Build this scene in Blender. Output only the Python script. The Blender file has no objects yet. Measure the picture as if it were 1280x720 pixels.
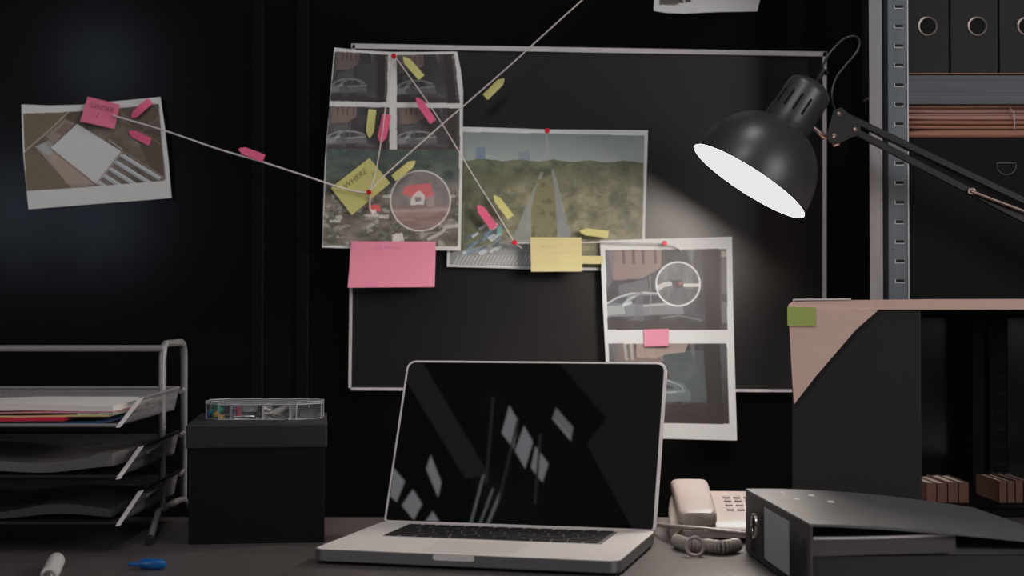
import bpy, bmesh, math, random
import numpy as np
from mathutils import Vector, Matrix
random.seed(7)
rng = np.random.default_rng(11)
scene = bpy.context.scene
COL = scene.collection
PI = math.pi

# ------------------------------------------------------------------ camera
F = 1918.0                       # focal length in pixels of a 1280 wide frame
CAM = Vector((0, 0, 1.04))
PITCH = math.atan(34.7 / F)
cp, sp = math.cos(PITCH), math.sin(PITCH)
DESK = 0.75

def P(px, py, Y):
    """point of the photograph taken back into the room at depth Y"""
    a, b, c = (px - 640) / F, 1.0, (360 - py) / F
    d = Vector((a, b * cp - c * sp, b * sp + c * cp))
    return CAM + d * (Y / d.y)

def on_desk(px, py, h=0.0):
    a, b, c = (px - 640) / F, 1.0, (360 - py) / F
    d = Vector((a, b * cp - c * sp, b * sp + c * cp))
    return CAM + d * ((DESK + h - CAM.z) / d.z)

# ------------------------------------------------------------------ materials
def srgb(c):
    return tuple(((v / 255) / 12.92 if v / 255 <= 0.04045 else ((v / 255 + 0.055) / 1.055) ** 2.4) for v in c)

MATS = {}
def mat(name, col, rough=0.5, metal=0.0, emis=None, estr=0.0, var=0.0, scale=30.0, bump=0.0,
        trans=0.0, stretch=None, spec=0.5, coat=0.0, ior=1.45, rvar=0.0):
    """procedural principled material; col is linear albedo; var/bump use a noise in object space"""
    m = bpy.data.materials.new(name); m.use_nodes = True
    nt = m.node_tree; b = nt.nodes['Principled BSDF']
    b.inputs['Base Color'].default_value = (*col, 1)
    b.inputs['Roughness'].default_value = rough
    b.inputs['Metallic'].default_value = metal
    b.inputs['Specular IOR Level'].default_value = spec
    b.inputs['Coat Weight'].default_value = coat
    b.inputs['IOR'].default_value = ior
    if trans: b.inputs['Transmission Weight'].default_value = trans
    if emis:
        b.inputs['Emission Color'].default_value = (*emis, 1); b.inputs['Emission Strength'].default_value = estr
    if var or bump or rvar:
        tc = nt.nodes.new('ShaderNodeTexCoord'); mp = nt.nodes.new('ShaderNodeMapping')
        nz = nt.nodes.new('ShaderNodeTexNoise'); nz.inputs['Scale'].default_value = scale
        nz.inputs['Detail'].default_value = 4
        if stretch: mp.inputs['Scale'].default_value = stretch
        nt.links.new(tc.outputs['Object'], mp.inputs['Vector']); nt.links.new(mp.outputs[0], nz.inputs['Vector'])
        if var:
            mx = nt.nodes.new('ShaderNodeMix'); mx.data_type = 'RGBA'
            mx.inputs[6].default_value = (*[v * (1 - var) for v in col], 1)
            mx.inputs[7].default_value = (*[min(1, v * (1 + var)) for v in col], 1)
            nt.links.new(nz.outputs['Fac'], mx.inputs[0]); nt.links.new(mx.outputs[2], b.inputs['Base Color'])
        if rvar:
            mr = nt.nodes.new('ShaderNodeMapRange')
            mr.inputs[3].default_value = max(0, rough - rvar); mr.inputs[4].default_value = rough + rvar
            nt.links.new(nz.outputs['Fac'], mr.inputs[0]); nt.links.new(mr.outputs[0], b.inputs['Roughness'])
        if bump:
            bp = nt.nodes.new('ShaderNodeBump'); bp.inputs['Strength'].default_value = bump
            bp.inputs['Distance'].default_value = 0.001
            nt.links.new(nz.outputs['Fac'], bp.inputs['Height']); nt.links.new(bp.outputs[0], b.inputs['Normal'])
    MATS[name] = m
    return m

M_wall = mat('black_gloss_wall', (0.0022, 0.0022, 0.0018), 0.16, rvar=0.03, scale=3, spec=0.35)
M_dark = mat('dark_plaster', (0.035, 0.033, 0.033), 0.8, var=0.2, scale=4)
M_ceil = mat('grey_ceiling', (0.10, 0.095, 0.095), 0.85, var=0.15, scale=2)
M_floor = mat('dark_floor', (0.03, 0.028, 0.027), 0.5, var=0.2, scale=5)
M_seam = mat('black_frame_metal', (0.003, 0.0034, 0.0031), 0.5, spec=0.05)
M_desk = mat('dark_desk_laminate', (0.082, 0.070, 0.070), 0.42, var=0.28, scale=8, stretch=(0.6, 9, 9), rvar=0.08, bump=0.05)
M_board = mat('black_board_lacquer', (0.0045, 0.0041, 0.0046), 0.33, var=0.12, scale=6, spec=0.85)
M_frame = mat('white_board_frame', (0.58, 0.55, 0.56), 0.5, var=0.1, scale=60)
M_alu = mat('brushed_aluminium', (0.78, 0.73, 0.69), 0.45, metal=0.05, var=0.04, scale=200)
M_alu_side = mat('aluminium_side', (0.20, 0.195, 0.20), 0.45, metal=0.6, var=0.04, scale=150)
M_rim = mat('aluminium_rim', (0.80, 0.74, 0.73), 0.4)
M_glass = mat('black_screen_glass', (0.004, 0.004, 0.004), 0.012, spec=0.62, coat=0.0)
M_key = mat('black_key', (0.018, 0.016, 0.018), 0.45)
M_keybed = mat('keyboard_well', (0.16, 0.15, 0.15), 0.5)
M_pad = mat('trackpad_metal', (0.68, 0.64, 0.61), 0.4)
M_lamp = mat('black_lamp_paint', (0.036, 0.041, 0.045), 0.38, spec=0.8, var=0.05, scale=400, bump=0.02)
M_lampin = mat('glowing_reflector', (0.88, 0.87, 0.83), 0.5, emis=(1.0, 0.90, 0.84), estr=30.0)  # reflector emits by itself, added to strengthen the lamp's glow
M_arm = mat('black_arm_steel', (0.007, 0.007, 0.0075), 0.45, spec=0.4)
M_rivet = mat('copper_rivet', (0.50, 0.38, 0.34), 0.35, metal=0.7)
M_spring = mat('bronze_spring', (0.30, 0.22, 0.20), 0.35, metal=0.8)
M_bulb = mat('lit_bulb', (1, 1, 1), 0.4, emis=(1.0, 0.86, 0.76), estr=26.0)
M_cable = mat('black_cable', (0.02, 0.02, 0.02), 0.35)
M_steel = mat('galvanised_steel', (0.10, 0.12, 0.135), 0.45, metal=0.4, var=0.22, scale=18, stretch=(6, 6, 0.6))
M_steel_l = mat('grey_post_flange', (0.25, 0.25, 0.26), 0.5, metal=0.2, var=0.06, scale=20)
M_lip = mat('brushed_shelf_lip', (0.075, 0.088, 0.10), 0.5, metal=0.2, var=0.8, scale=9, stretch=(0.3, 1, 40))
M_slot = mat('slot_bright_edge', (0.42, 0.43, 0.45), 0.4, metal=0.4)
M_slotd = mat('slot_hole', (0.01, 0.01, 0.01), 0.9)
M_binder = mat('black_binder_board', (0.007, 0.0068, 0.0074), 0.55, spec=0.35, var=0.15, scale=200, bump=0.04)
M_ring = mat('finger_ring_metal', (0.34, 0.28, 0.26), 0.35, metal=0.8)
M_hole = mat('hole_dark', (0.002, 0.002, 0.002), 0.9)
M_kraft = mat('kraft_board', (0.80, 0.545, 0.46), 0.8, var=0.08, scale=60, bump=0.03)
M_kraft2 = mat('kraft_folder_board', (0.66, 0.40, 0.33), 0.75, var=0.18, scale=10, stretch=(1, 1, 30))
M_kraft3 = mat('brown_folder_board', (0.42, 0.20, 0.14), 0.75, var=0.18, scale=10)
M_boxblk = mat('black_box_card', (0.026, 0.0235, 0.023), 0.6, var=0.1, scale=100, bump=0.03, spec=0.3)
M_boxlid = mat('grey_black_box_lid', (0.018, 0.018, 0.020), 0.5, var=0.1, scale=100, bump=0.03)
M_body = mat('black_box_body', (0.0035, 0.0035, 0.0032), 0.6, var=0.1, scale=100, spec=0.15)
M_wirem = mat('silver_tray_tube', (0.28, 0.27, 0.28), 0.3, metal=0.25)
M_tray = mat('dark_tray_sheet', (0.02, 0.02, 0.021), 0.45)
M_endcap = mat('glare_white', (0.80, 0.74, 0.74), 0.35)  # white colour holds the specular glare of the tray's end strips
M_bhole = mat('rubber_foot', (0.01, 0.01, 0.01), 0.8)
M_paper = mat('white_paper', (0.74, 0.70, 0.68), 0.8, var=0.04, scale=30)
M_paperd = mat('grey_paper', (0.12, 0.11, 0.112), 0.8, var=0.4, scale=14)
M_paperdd = mat('dark_document', (0.045, 0.045, 0.05), 0.5, var=0.3, scale=9)
M_red = mat('red_folder', (0.62, 0.02, 0.06), 0.5)
M_blue = mat('blue_folder', (0.02, 0.07, 0.15), 0.5)
M_yelf = mat('yellow_sheet', (0.65, 0.52, 0.22), 0.7)
M_pnkf = mat('pink_sheet', (0.72, 0.30, 0.32), 0.7)
M_grnf = mat('teal_sheet', (0.25, 0.45, 0.42), 0.7)
M_phone = mat('cream_phone_plastic', (0.43, 0.365, 0.335), 0.42, var=0.03, scale=40)
M_phone2 = mat('grey_phone_keys', (0.30, 0.26, 0.25), 0.5)
M_cover = mat('grey_binder_cover', (0.125, 0.125, 0.130), 0.5, var=0.12, scale=15, bump=0.02)
M_spine = mat('dark_binder_spine', (0.085, 0.073, 0.075), 0.5, var=0.15, scale=60)
M_label = mat('pale_spine_label', (0.50, 0.53, 0.56), 0.5, var=0.05, scale=30)
M_chrome = mat('bright_ring_metal', (0.65, 0.62, 0.60), 0.2, metal=0.9)
M_pink = mat('pink_note_paper', (0.80, 0.18, 0.30), 0.75, var=0.05, scale=20)
M_pinkl = mat('light_pink_note_paper', (0.86, 0.27, 0.40), 0.75, var=0.05, scale=14)
M_pinkf = mat('deep_pink_flag_film', (0.80, 0.12, 0.25), 0.55, var=0.12, scale=40)
M_yel = mat('yellow_note_paper', (0.60, 0.57, 0.20), 0.75, var=0.06, scale=20)
M_yell = mat('pale_yellow_note_paper', (0.66, 0.58, 0.28), 0.75, var=0.05, scale=14)
M_yelfl = mat('yellow_flag_film', (0.66, 0.63, 0.23), 0.55, var=0.12, scale=40)
M_grn = mat('green_note_film', (0.42, 0.50, 0.13), 0.6, var=0.05, scale=30)
M_ink = mat('pencil_ink', (0.10, 0.035, 0.09), 0.8)
M_inky = mat('grey_ink', (0.085, 0.085, 0.05), 0.8)
M_inkf = mat('faint_pencil', (0.52, 0.16, 0.27), 0.8)
M_inkfy = mat('faint_grey_pencil', (0.42, 0.38, 0.18), 0.8)
M_pin = mat('red_pin_plastic', (0.62, 0.008, 0.02), 0.3)
M_string = mat('off_white_thread', (0.72, 0.64, 0.64), 0.8, var=0.2, scale=900)
M_clear = mat('clear_plastic', (0.55, 0.57, 0.60), 0.12, trans=0.0)
M_penw = mat('white_pen_plastic', (0.68, 0.66, 0.64), 0.35)
M_penb = mat('blue_pen_plastic', (0.005, 0.10, 0.33), 0.3)
M_brown = mat('brown_notebook_cloth', (0.15, 0.068, 0.05), 0.7, var=0.3, scale=60, stretch=(8, 1, 1))
M_white = mat('white_eraser', (0.5, 0.48, 0.47), 0.6)
M_silver = mat('silver_wire', (0.55, 0.5, 0.48), 0.25, metal=0.8)
M_navy = mat('navy_notebook_cover', (0.022, 0.024, 0.029), 0.5, var=0.1, scale=40)
# clear plastic: mostly see-through shell
nt = M_clear.node_tree; out = nt.nodes['Material Output']
tr = nt.nodes.new('ShaderNodeBsdfTransparent'); mxs = nt.nodes.new('ShaderNodeMixShader'); mxs.inputs[0].default_value = 0.09
nt.links.new(tr.outputs[0], mxs.inputs[1]); nt.links.new(nt.nodes['Principled BSDF'].outputs[0], mxs.inputs[2])
nt.links.new(mxs.outputs[0], out.inputs[0])

M_frost = M_clear.copy(); M_frost.name = 'frosted_plastic'
for n_ in M_frost.node_tree.nodes:
    if n_.type == 'MIX_SHADER': n_.inputs[0].default_value = 0.38

def mesh_material():
    """woven wire mesh: procedural holes"""
    m = mat('woven_wire_mesh', (0.30, 0.29, 0.30), 0.4, metal=0.5)
    nt = m.node_tree; b = nt.nodes['Principled BSDF']; out = nt.nodes['Material Output']
    tc = nt.nodes.new('ShaderNodeTexCoord'); mp = nt.nodes.new('ShaderNodeMapping')
    mp.inputs['Rotation'].default_value = (0, 0, 0)
    sx = nt.nodes.new('ShaderNodeSeparateXYZ')
    nt.links.new(tc.outputs['Object'], mp.inputs[0]); nt.links.new(mp.outputs[0], sx.inputs[0])
    def math_(op, a, bb):
        n = nt.nodes.new('ShaderNodeMath'); n.operation = op
        for i, v in enumerate((a, bb)):
            if v is None: continue
            if isinstance(v, (int, float)): n.inputs[i].default_value = v
            else: nt.links.new(v, n.inputs[i])
        return n.outputs[0]
    yz = math_('ADD', sx.outputs[1], sx.outputs[2])
    a = math_('ADD', sx.outputs[0], yz); d = math_('SUBTRACT', sx.outputs[0], yz)
    sa = math_('ABSOLUTE', math_('SINE', math_('MULTIPLY', a, 900.0), None), None)
    sd = math_('ABSOLUTE', math_('SINE', math_('MULTIPLY', d, 900.0), None), None)
    hole = math_('GREATER_THAN', math_('MINIMUM', sa, sd), 0.42)
    t = nt.nodes.new('ShaderNodeBsdfTransparent'); mx = nt.nodes.new('ShaderNodeMixShader')
    nt.links.new(hole, mx.inputs[0]); nt.links.new(b.outputs[0], mx.inputs[1]); nt.links.new(t.outputs[0], mx.inputs[2])
    nt.links.new(mx.outputs[0], out.inputs[0])
    return m
M_mesh = mesh_material()
M_mesh.node_tree.nodes['Principled BSDF'].inputs['Base Color'].default_value = (.5, .48, .5, 1)

def print_material():
    m = bpy.data.materials.new('printed_photo_paper'); m.use_nodes = True
    nt = m.node_tree; b = nt.nodes['Principled BSDF']; b.inputs['Roughness'].default_value = 0.42
    b.inputs['Specular IOR Level'].default_value = 0.35
    at = nt.nodes.new('ShaderNodeVertexColor'); at.layer_name = 'ink'
    nt.links.new(at.outputs[0], b.inputs['Base Color'])
    return m
M_print = print_material()

# ------------------------------------------------------------------ object helpers
def prop(o, label=None, cat=None, group=None, kind=None):
    if label: o['label'] = label
    if cat: o['category'] = cat
    if group: o['group'] = group
    if kind: o['kind'] = kind
    return o

def thing(name, label, cat, loc=(0, 0, 0), rz=0.0, group=None):
    o = bpy.data.objects.new(name, None); COL.objects.link(o)
    o.location = loc; o.rotation_euler = (0, 0, rz); o.empty_display_size = 0.02
    return prop(o, label, cat, group)

def obj(name, bm, m, parent=None, smooth=False, bevel=0.0, seg=2, angle=40):
    me = bpy.data.meshes.new(name)
    bmesh.ops.recalc_face_normals(bm, faces=bm.faces[:])
    bm.to_mesh(me); bm.free()
    for mm in (m if isinstance(m, (list, tuple)) else [m]): me.materials.append(mm)
    if smooth:
        for p in me.polygons: p.use_smooth = True
        try: me.set_sharp_from_angle(angle=math.radians(angle))
        except Exception: pass
    o = bpy.data.objects.new(name, me); COL.objects.link(o)
    if parent: o.parent = parent
    if bevel:
        b = o.modifiers.new('bevel', 'BEVEL'); b.width = bevel; b.segments = seg; b.limit_method = 'ANGLE'
        b.angle_limit = math.radians(35); b.harden_normals = False
    return o

def BM(): return bmesh.new()

def box(bm, x0, x1, y0, y1, z0, z1, mi=0):
    vs = [bm.verts.new(v) for v in ((x0,y0,z0),(x1,y0,z0),(x1,y1,z0),(x0,y1,z0),(x0,y0,z1),(x1,y0,z1),(x1,y1,z1),(x0,y1,z1))]
    for f in ((0,3,2,1),(4,5,6,7),(0,1,5,4),(1,2,6,5),(2,3,7,6),(3,0,4,7)):
        bm.faces.new([vs[i] for i in f]).material_index = mi
    return bm

def tube(bm, pts, r, n=10, mi=0, caps=True, closed=False):
    """swept tube with parallel-transported frame; r may be a list"""
    pts = [Vector(p) for p in pts]; N = len(pts)
    rs = r if isinstance(r, (list, tuple)) else [r] * N
    rings = []; prev = None
    for i, p in enumerate(pts):
        if closed: t = pts[(i + 1) % N] - pts[i - 1]
        else: t = pts[min(i + 1, N - 1)] - pts[max(i - 1, 0)]
        t.normalize()
        if prev is None:
            a = t.orthogonal().normalized()
        else:
            a = (prev - t * prev.dot(t)).normalized()
        prev = a; b = t.cross(a)
        rings.append([bm.verts.new(p + (a * math.cos(2*PI*k/n) + b * math.sin(2*PI*k/n)) * rs[i]) for k in range(n)])
    for i in range(N if closed else N - 1):
        A, B = rings[i], rings[(i + 1) % N]
        for k in range(n):
            f = bm.faces.new((A[k], A[(k+1)%n], B[(k+1)%n], B[k])); f.material_index = mi
    if caps and not closed:
        bm.faces.new(rings[0][::-1]).material_index = mi; bm.faces.new(rings[-1]).material_index = mi
    return bm

def smooth_path(pts, n=8, closed=False):
    """Catmull-Rom through pts"""
    pts = [Vector(p) for p in pts]; out = []; N = len(pts)
    rngi = range(N if closed else N - 1)
    for i in rngi:
        if closed: p0, p1, p2, p3 = pts[i-1], pts[i], pts[(i+1)%N], pts[(i+2)%N]
        else: p0, p1, p2, p3 = pts[max(i-1,0)], pts[i], pts[i+1], pts[min(i+2,N-1)]
        for k in range(n):
            t = k / n
            out.append(0.5*((2*p1)+(p2-p0)*t+(2*p0-5*p1+4*p2-p3)*t*t+(3*p1-p0-3*p2+p3)*t**3))
    if not closed: out.append(pts[-1])
    return out

def lathe(bm, prof, origin, axis, n=48, mi=0, close_start=False, close_end=False):
    """prof: list of (distance along axis, radius)"""
    axis = Vector(axis).normalized(); a = axis.orthogonal().normalized(); b = axis.cross(a); o = Vector(origin)
    rings = []
    for s, r in prof:
        rings.append([bm.verts.new(o + axis*s + (a*math.cos(2*PI*k/n) + b*math.sin(2*PI*k/n))*max(r, 1e-5)) for k in range(n)])
    for A, B in zip(rings, rings[1:]):
        for k in range(n): bm.faces.new((A[k], A[(k+1)%n], B[(k+1)%n], B[k])).material_index = mi
    if close_start: bm.faces.new(rings[0][::-1]).material_index = mi
    if close_end: bm.faces.new(rings[-1]).material_index = mi
    return bm

def prism(bm, poly, vec, mi=0):
    """extrude a polygon (3D points) by vec"""
    vec = Vector(vec)
    A = [bm.verts.new(Vector(p)) for p in poly]; B = [bm.verts.new(Vector(p) + vec) for p in poly]
    bm.faces.new(A[::-1]).material_index = mi; bm.faces.new(B).material_index = mi
    n = len(A)
    for i in range(n): bm.faces.new((A[i], A[(i+1)%n], B[(i+1)%n], B[i])).material_index = mi
    return bm

def rrect(x0, x1, y0, y1, r, n=6, rs=None):
    """rounded rectangle outline in xy; rs optional radii (bl, br, tr, tl)"""
    rs = rs or (r,)*4; out = []
    for (cx, cy, a0, rr) in ((x0, y0, PI, rs[0]), (x1, y0, 1.5*PI, rs[1]), (x1, y1, 0, rs[2]), (x0, y1, .5*PI, rs[3])):
        if rr <= 0: out.append((cx, cy)); continue
        ccx = cx + rr if cx == x0 else cx - rr; ccy = cy + rr if cy == y0 else cy - rr
        for k in range(n + 1):
            a = a0 + (PI/2)*k/n; out.append((ccx + rr*math.cos(a), ccy + rr*math.sin(a)))
    return out

def struct(name, bm, m, **k):
    return prop(obj(name, bm, m, **k), kind='structure')

def text_mesh(body, size, m, name, parent, mtx, thick=0.0):
    cu = bpy.data.curves.new(name, 'FONT'); cu.body = body; cu.size = size
    cu.align_x = 'CENTER'; cu.align_y = 'CENTER'; cu.shear = 0.25; cu.resolution_u = 3; cu.offset = -0.0002
    o = bpy.data.objects.new(name, cu); COL.objects.link(o)
    me = bpy.data.meshes.new_from_object(o.evaluated_get(bpy.context.evaluated_depsgraph_get()))
    bpy.data.objects.remove(o); bpy.data.curves.remove(cu)
    me.materials.clear(); me.materials.append(m)
    me.transform(mtx)
    r = bpy.data.objects.new(name, me); COL.objects.link(r); r.parent = parent
    return r

# ------------------------------------------------------------------ room shell
WY = 2.70
struct('floor', box(BM(), -3.2, 3.2, -2.6, 2.72, -0.05, 0), M_floor)
struct('wall_back', box(BM(), -3.2, 3.2, WY, WY + 0.06, 0, 2.76), M_wall)
struct('wall_left', box(BM(), -3.26, -3.2, -2.6, 2.72, 0, 2.76), M_dark)
struct('wall_right', box(BM(), 3.2, 3.26, -2.6, 2.72, 0, 2.76), M_dark)
# wall behind the camera, with a window opening grid
bm = BM()
zs = [(1.35, 1.80), (2.17, 2.52)]; xs = [(-2.78, -2.42), (-2.30, -1.94)]
box(bm, -3.2, -2.78, -2.6, -2.5, 0, 2.76); box(bm, -1.94, 3.2, -2.6, -2.5, 0, 2.76)
box(bm, -2.78, -1.94, -2.6, -2.5, 0, 1.35); box(bm, -2.78, -1.94, -2.6, -2.5, 1.80, 2.17)
box(bm, -2.78, -1.94, -2.6, -2.5, 2.52, 2.76); box(bm, -2.42, -2.30, -2.6, -2.5, 1.35, 1.80); box(bm, -2.42, -2.30, -2.6, -2.5, 2.17, 2.52)
struct('wall_front', bm, M_dark)
M_night = mat('bluish_window_glow', (0.02, 0.02, 0.03), 0.3, emis=(0.62, 0.74, 1.0), estr=1.7)
i = 1
for z0, z1 in zs:
    for x0, x1 in xs:
        if z0 > 2 and x0 < -2.5: continue
        o = struct('window_%d' % i, box(BM(), x0, x1, -2.56, -2.55, z0, z1), M_night); i += 1
bm = BM(); box(bm, -2.78, -2.42, -2.56, -2.55, 2.17, 2.52); struct('window_%d' % i, bm, M_seam)
# ceiling
struct('ceiling', box(BM(), -3.2, 3.2, -2.6, 2.72, 2.76, 2.80), M_ceil)
bm = BM(); box(bm, -1.335, -1.27, 0.32, 2.7, 2.73, 2.76); struct('trim_1', bm, mat('glowing_ceiling_beam', (0.30, 0.28, 0.28), 0.7, emis=(1, .95, .95), estr=0.12))  # faint emission added so the beam mirrors as a pale band
bm = BM(); box(bm, -0.90, -0.2, -1.2, 2.0, 2.748, 2.76); struct('trim_2', bm, mat('added_ceiling_glow', (0.3, 0.29, 0.29), 0.8, emis=(1, .95, .96), estr=0.10))  # emissive strip added to pass for a lit stretch of ceiling
bm = BM(); prism(bm, [(-.915,.35,2.74),(-.80,.45,2.74),(-.86,.72,2.74),(-1.02,.72,2.74)], (0,0,.006)); struct('trim_3', bm, M_dark)
bm = BM(); box(bm, -1.9, -1.35, -0.6, 0.9, 2.748, 2.76); struct('trim_4', bm, M_seam)
M_panel = mat('dim_ceiling_panel', (0.3, 0.3, 0.32), 0.5, emis=(0.92, 0.95, 1.0), estr=2.4)
panels = [[(-1.07,.57),(-1.07,.50),(-1.13,.40),(-1.14,.47)], [(-1.06,.48),(-1.06,.41),(-1.13,.31),(-1.13,.39)], [(-1.06,.39),(-1.05,.31),(-1.10,.24),(-1.11,.31)],
          [(-.93,.53),(-.91,.44),(-.94,.39),(-.96,.49)], [(-1.41,.43),(-1.43,.31),(-1.47,.25),(-1.45,.38)], [(-1.56,.41),(-1.55,.34),(-1.62,.26),(-1.63,.30)],
          [(-1.54,.30),(-1.54,.23),(-1.60,.17),(-1.61,.24)], [(-1.52,.19),(-1.52,.13),(-1.58,.06),(-1.59,.13)]]
for q in panels:
    cx, cy = sum(p[0] for p in q)/4, sum(p[1] for p in q)/4
    t = thing('ceiling_light', 'small slanted ceiling light panel mirrored in the dark laptop screen', 'ceiling light', (cx, cy, 2.744), group='ceiling light panels')
    obj('diffuser', prism(BM(), [(x-cx, y-cy, -.004) for x, y in q], (0, 0, .004)), M_panel, t)
    obj('frame', prism(BM(), [((x-cx)*1.12, (y-cy)*1.12, 0) for x, y in q], (0, 0, .003)), M_seam, t)
M_rail = mat('glowing_ceiling_rail', (0.4, 0.4, 0.42), 0.4, emis=(0.9, 0.95, 1), estr=1.6)  # emission added to the rails so they mirror as bright streaks
for a, b, r in (((-1.27,.32),(-1.43,.09),.0035), ((-1.27,.25),(-1.40,.085),.003), ((-1.255,.225),(-1.37,.085),.0045)):
    d_ = Vector((b[0]-a[0], b[1]-a[1], 0))
    o = obj('ceiling_rail', tube(BM(), [(a[0], a[1], 2.737), Vector((b[0], b[1], 2.737))+d_*.4], r), M_rail)
    prop(o, 'thin glowing ceiling rail mirrored as a bright streak in the laptop screen', 'ceiling rail', 'ceiling rails')
for a, b in (((-1.10,.62),(-1.28,.28)), ((-1.06,.52),(-1.27,.20)), ((-1.02,.44),(-1.16,.16))):
    o = obj('ceiling_rail', tube(BM(), [(a[0], a[1], 2.735), (b[0], b[1], 2.735)], .004), mat('faint_glow_rail', (.2,.2,.2), .5, emis=(1,.95,.93), estr=.22))  # weak emission added to make these rails show in the screen
    prop(o, 'dim, faintly glowing ceiling rail between the light panels mirrored in the laptop screen', 'ceiling rail', 'dim ceiling rails')
# faint vertical joints of the black glossy wall panels
for k, px in enumerate((322, 378, 1395)):
    p = P(px, 300, WY)
    struct('trim_%d' % (5 + k), box(BM(), p.x - .012, p.x + .012, WY - .006, WY, 0, 2.76), M_seam, bevel=.003)

# ------------------------------------------------------------------ desk
t = thing('desk', 'long dark brown-grey desk top carrying the laptop, phone and trays', 'desk', (0, 1.72, 0))
obj('tabletop', box(BM(), -1.25, 1.25, -0.42, 0.498, DESK - .03, DESK), M_desk, t, bevel=.003)
for sx in (-1.18, 1.12):
    for sy in (-.38, .42):
        obj('leg', box(BM(), sx, sx + .06, sy, sy + .05, 0, DESK - .03), M_seam, t, bevel=.003)

# ------------------------------------------------------------------ painted photo prints
class Canvas:
    def __init__(s, X, Y): s.X, s.Y = X, Y; s.C = np.zeros(X.shape + (3,))
    def _put(s, m, col, a=1.0):
        m = np.clip(m, 0, 1)[..., None] * a; s.C = s.C * (1 - m) + np.array(col, float) * m
    def fill(s, col): s.C[...] = col
    def inside(s, pts):
        r = np.zeros(s.X.shape, bool); n = len(pts)
        for i in range(n):
            (x0, y0), (x1, y1) = pts[i], pts[(i+1) % n]
            if y0 == y1: continue
            c = ((y0 > s.Y) != (y1 > s.Y)) & (s.X < (x1-x0)*(s.Y-y0)/(y1-y0)+x0); r ^= c
        return r.astype(float)
    def poly(s, pts, col, a=1.0): s._put(s.inside(pts), col, a)
    def dist(s, p, q):
        (x0, y0), (x1, y1) = p, q; dx, dy = x1-x0, y1-y0
        t = np.clip(((s.X-x0)*dx+(s.Y-y0)*dy)/(dx*dx+dy*dy+1e-9), 0, 1)
        return np.hypot(s.X-x0-t*dx, s.Y-y0-t*dy)
    def line(s, pts, w, col, a=1.0):
        d = np.full(s.X.shape, 1e9)
        for p, q in zip(pts, pts[1:]): d = np.minimum(d, s.dist(p, q))
        s._put(w/2 + .5 - d, col, a)
    def circle(s, c, r, col, a=1.0, rx=1.0): s._put(r + .5 - np.hypot((s.X-c[0])/rx, s.Y-c[1]), col, a)
    def ring(s, c, r, w, col, a=1.0): s._put(w/2 + .5 - np.abs(np.hypot(s.X-c[0], s.Y-c[1]) - r), col, a)
    def noise(s, scale, seed, stretch=(1, 1), octs=3):
        out = 0; amp = 1; tot = 0
        g = np.random.default_rng(seed).random((256, 256))
        for o in range(octs):
            u = s.X/scale*stretch[0]*2**o + 37.3*o; v = s.Y/scale*stretch[1]*2**o + 91.7*o
            i, j = np.floor(u).astype(int), np.floor(v).astype(int); fu, fv = u-i, v-j
            fu = fu*fu*(3-2*fu); fv = fv*fv*(3-2*fv)
            G = lambda a, b: g[a % 256, b % 256]
            out = out + amp*((G(i,j)*(1-fu)+G(i+1,j)*fu)*(1-fv)+(G(i,j+1)*(1-fu)+G(i+1,j+1)*fu)*fv); tot += amp; amp *= .55
        return out/tot
    def mottle(s, mask, c0, c1, scale, seed, stretch=(1, 1), octs=3, contrast=1.6):
        n = np.clip((s.noise(scale, seed, stretch, octs)-.5)*contrast+.5, 0, 1)[..., None]
        col = np.array(c0, float)*(1-n)+np.array(c1, float)*n; m = np.clip(mask, 0, 1)[..., None]
        s.C = s.C*(1-m)+col*m

def polyline_at(pts, t):
    """evaluate polyline by chord parameter"""
    pts = np.array(pts, float); d = np.r_[0, np.cumsum(np.hypot(*np.diff(pts, axis=0).T))]; d /= d[-1]
    # smooth the bend a little
    return np.stack([np.interp(t, d, pts[:, 0]), np.interp(t, d, pts[:, 1])], -1)

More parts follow.
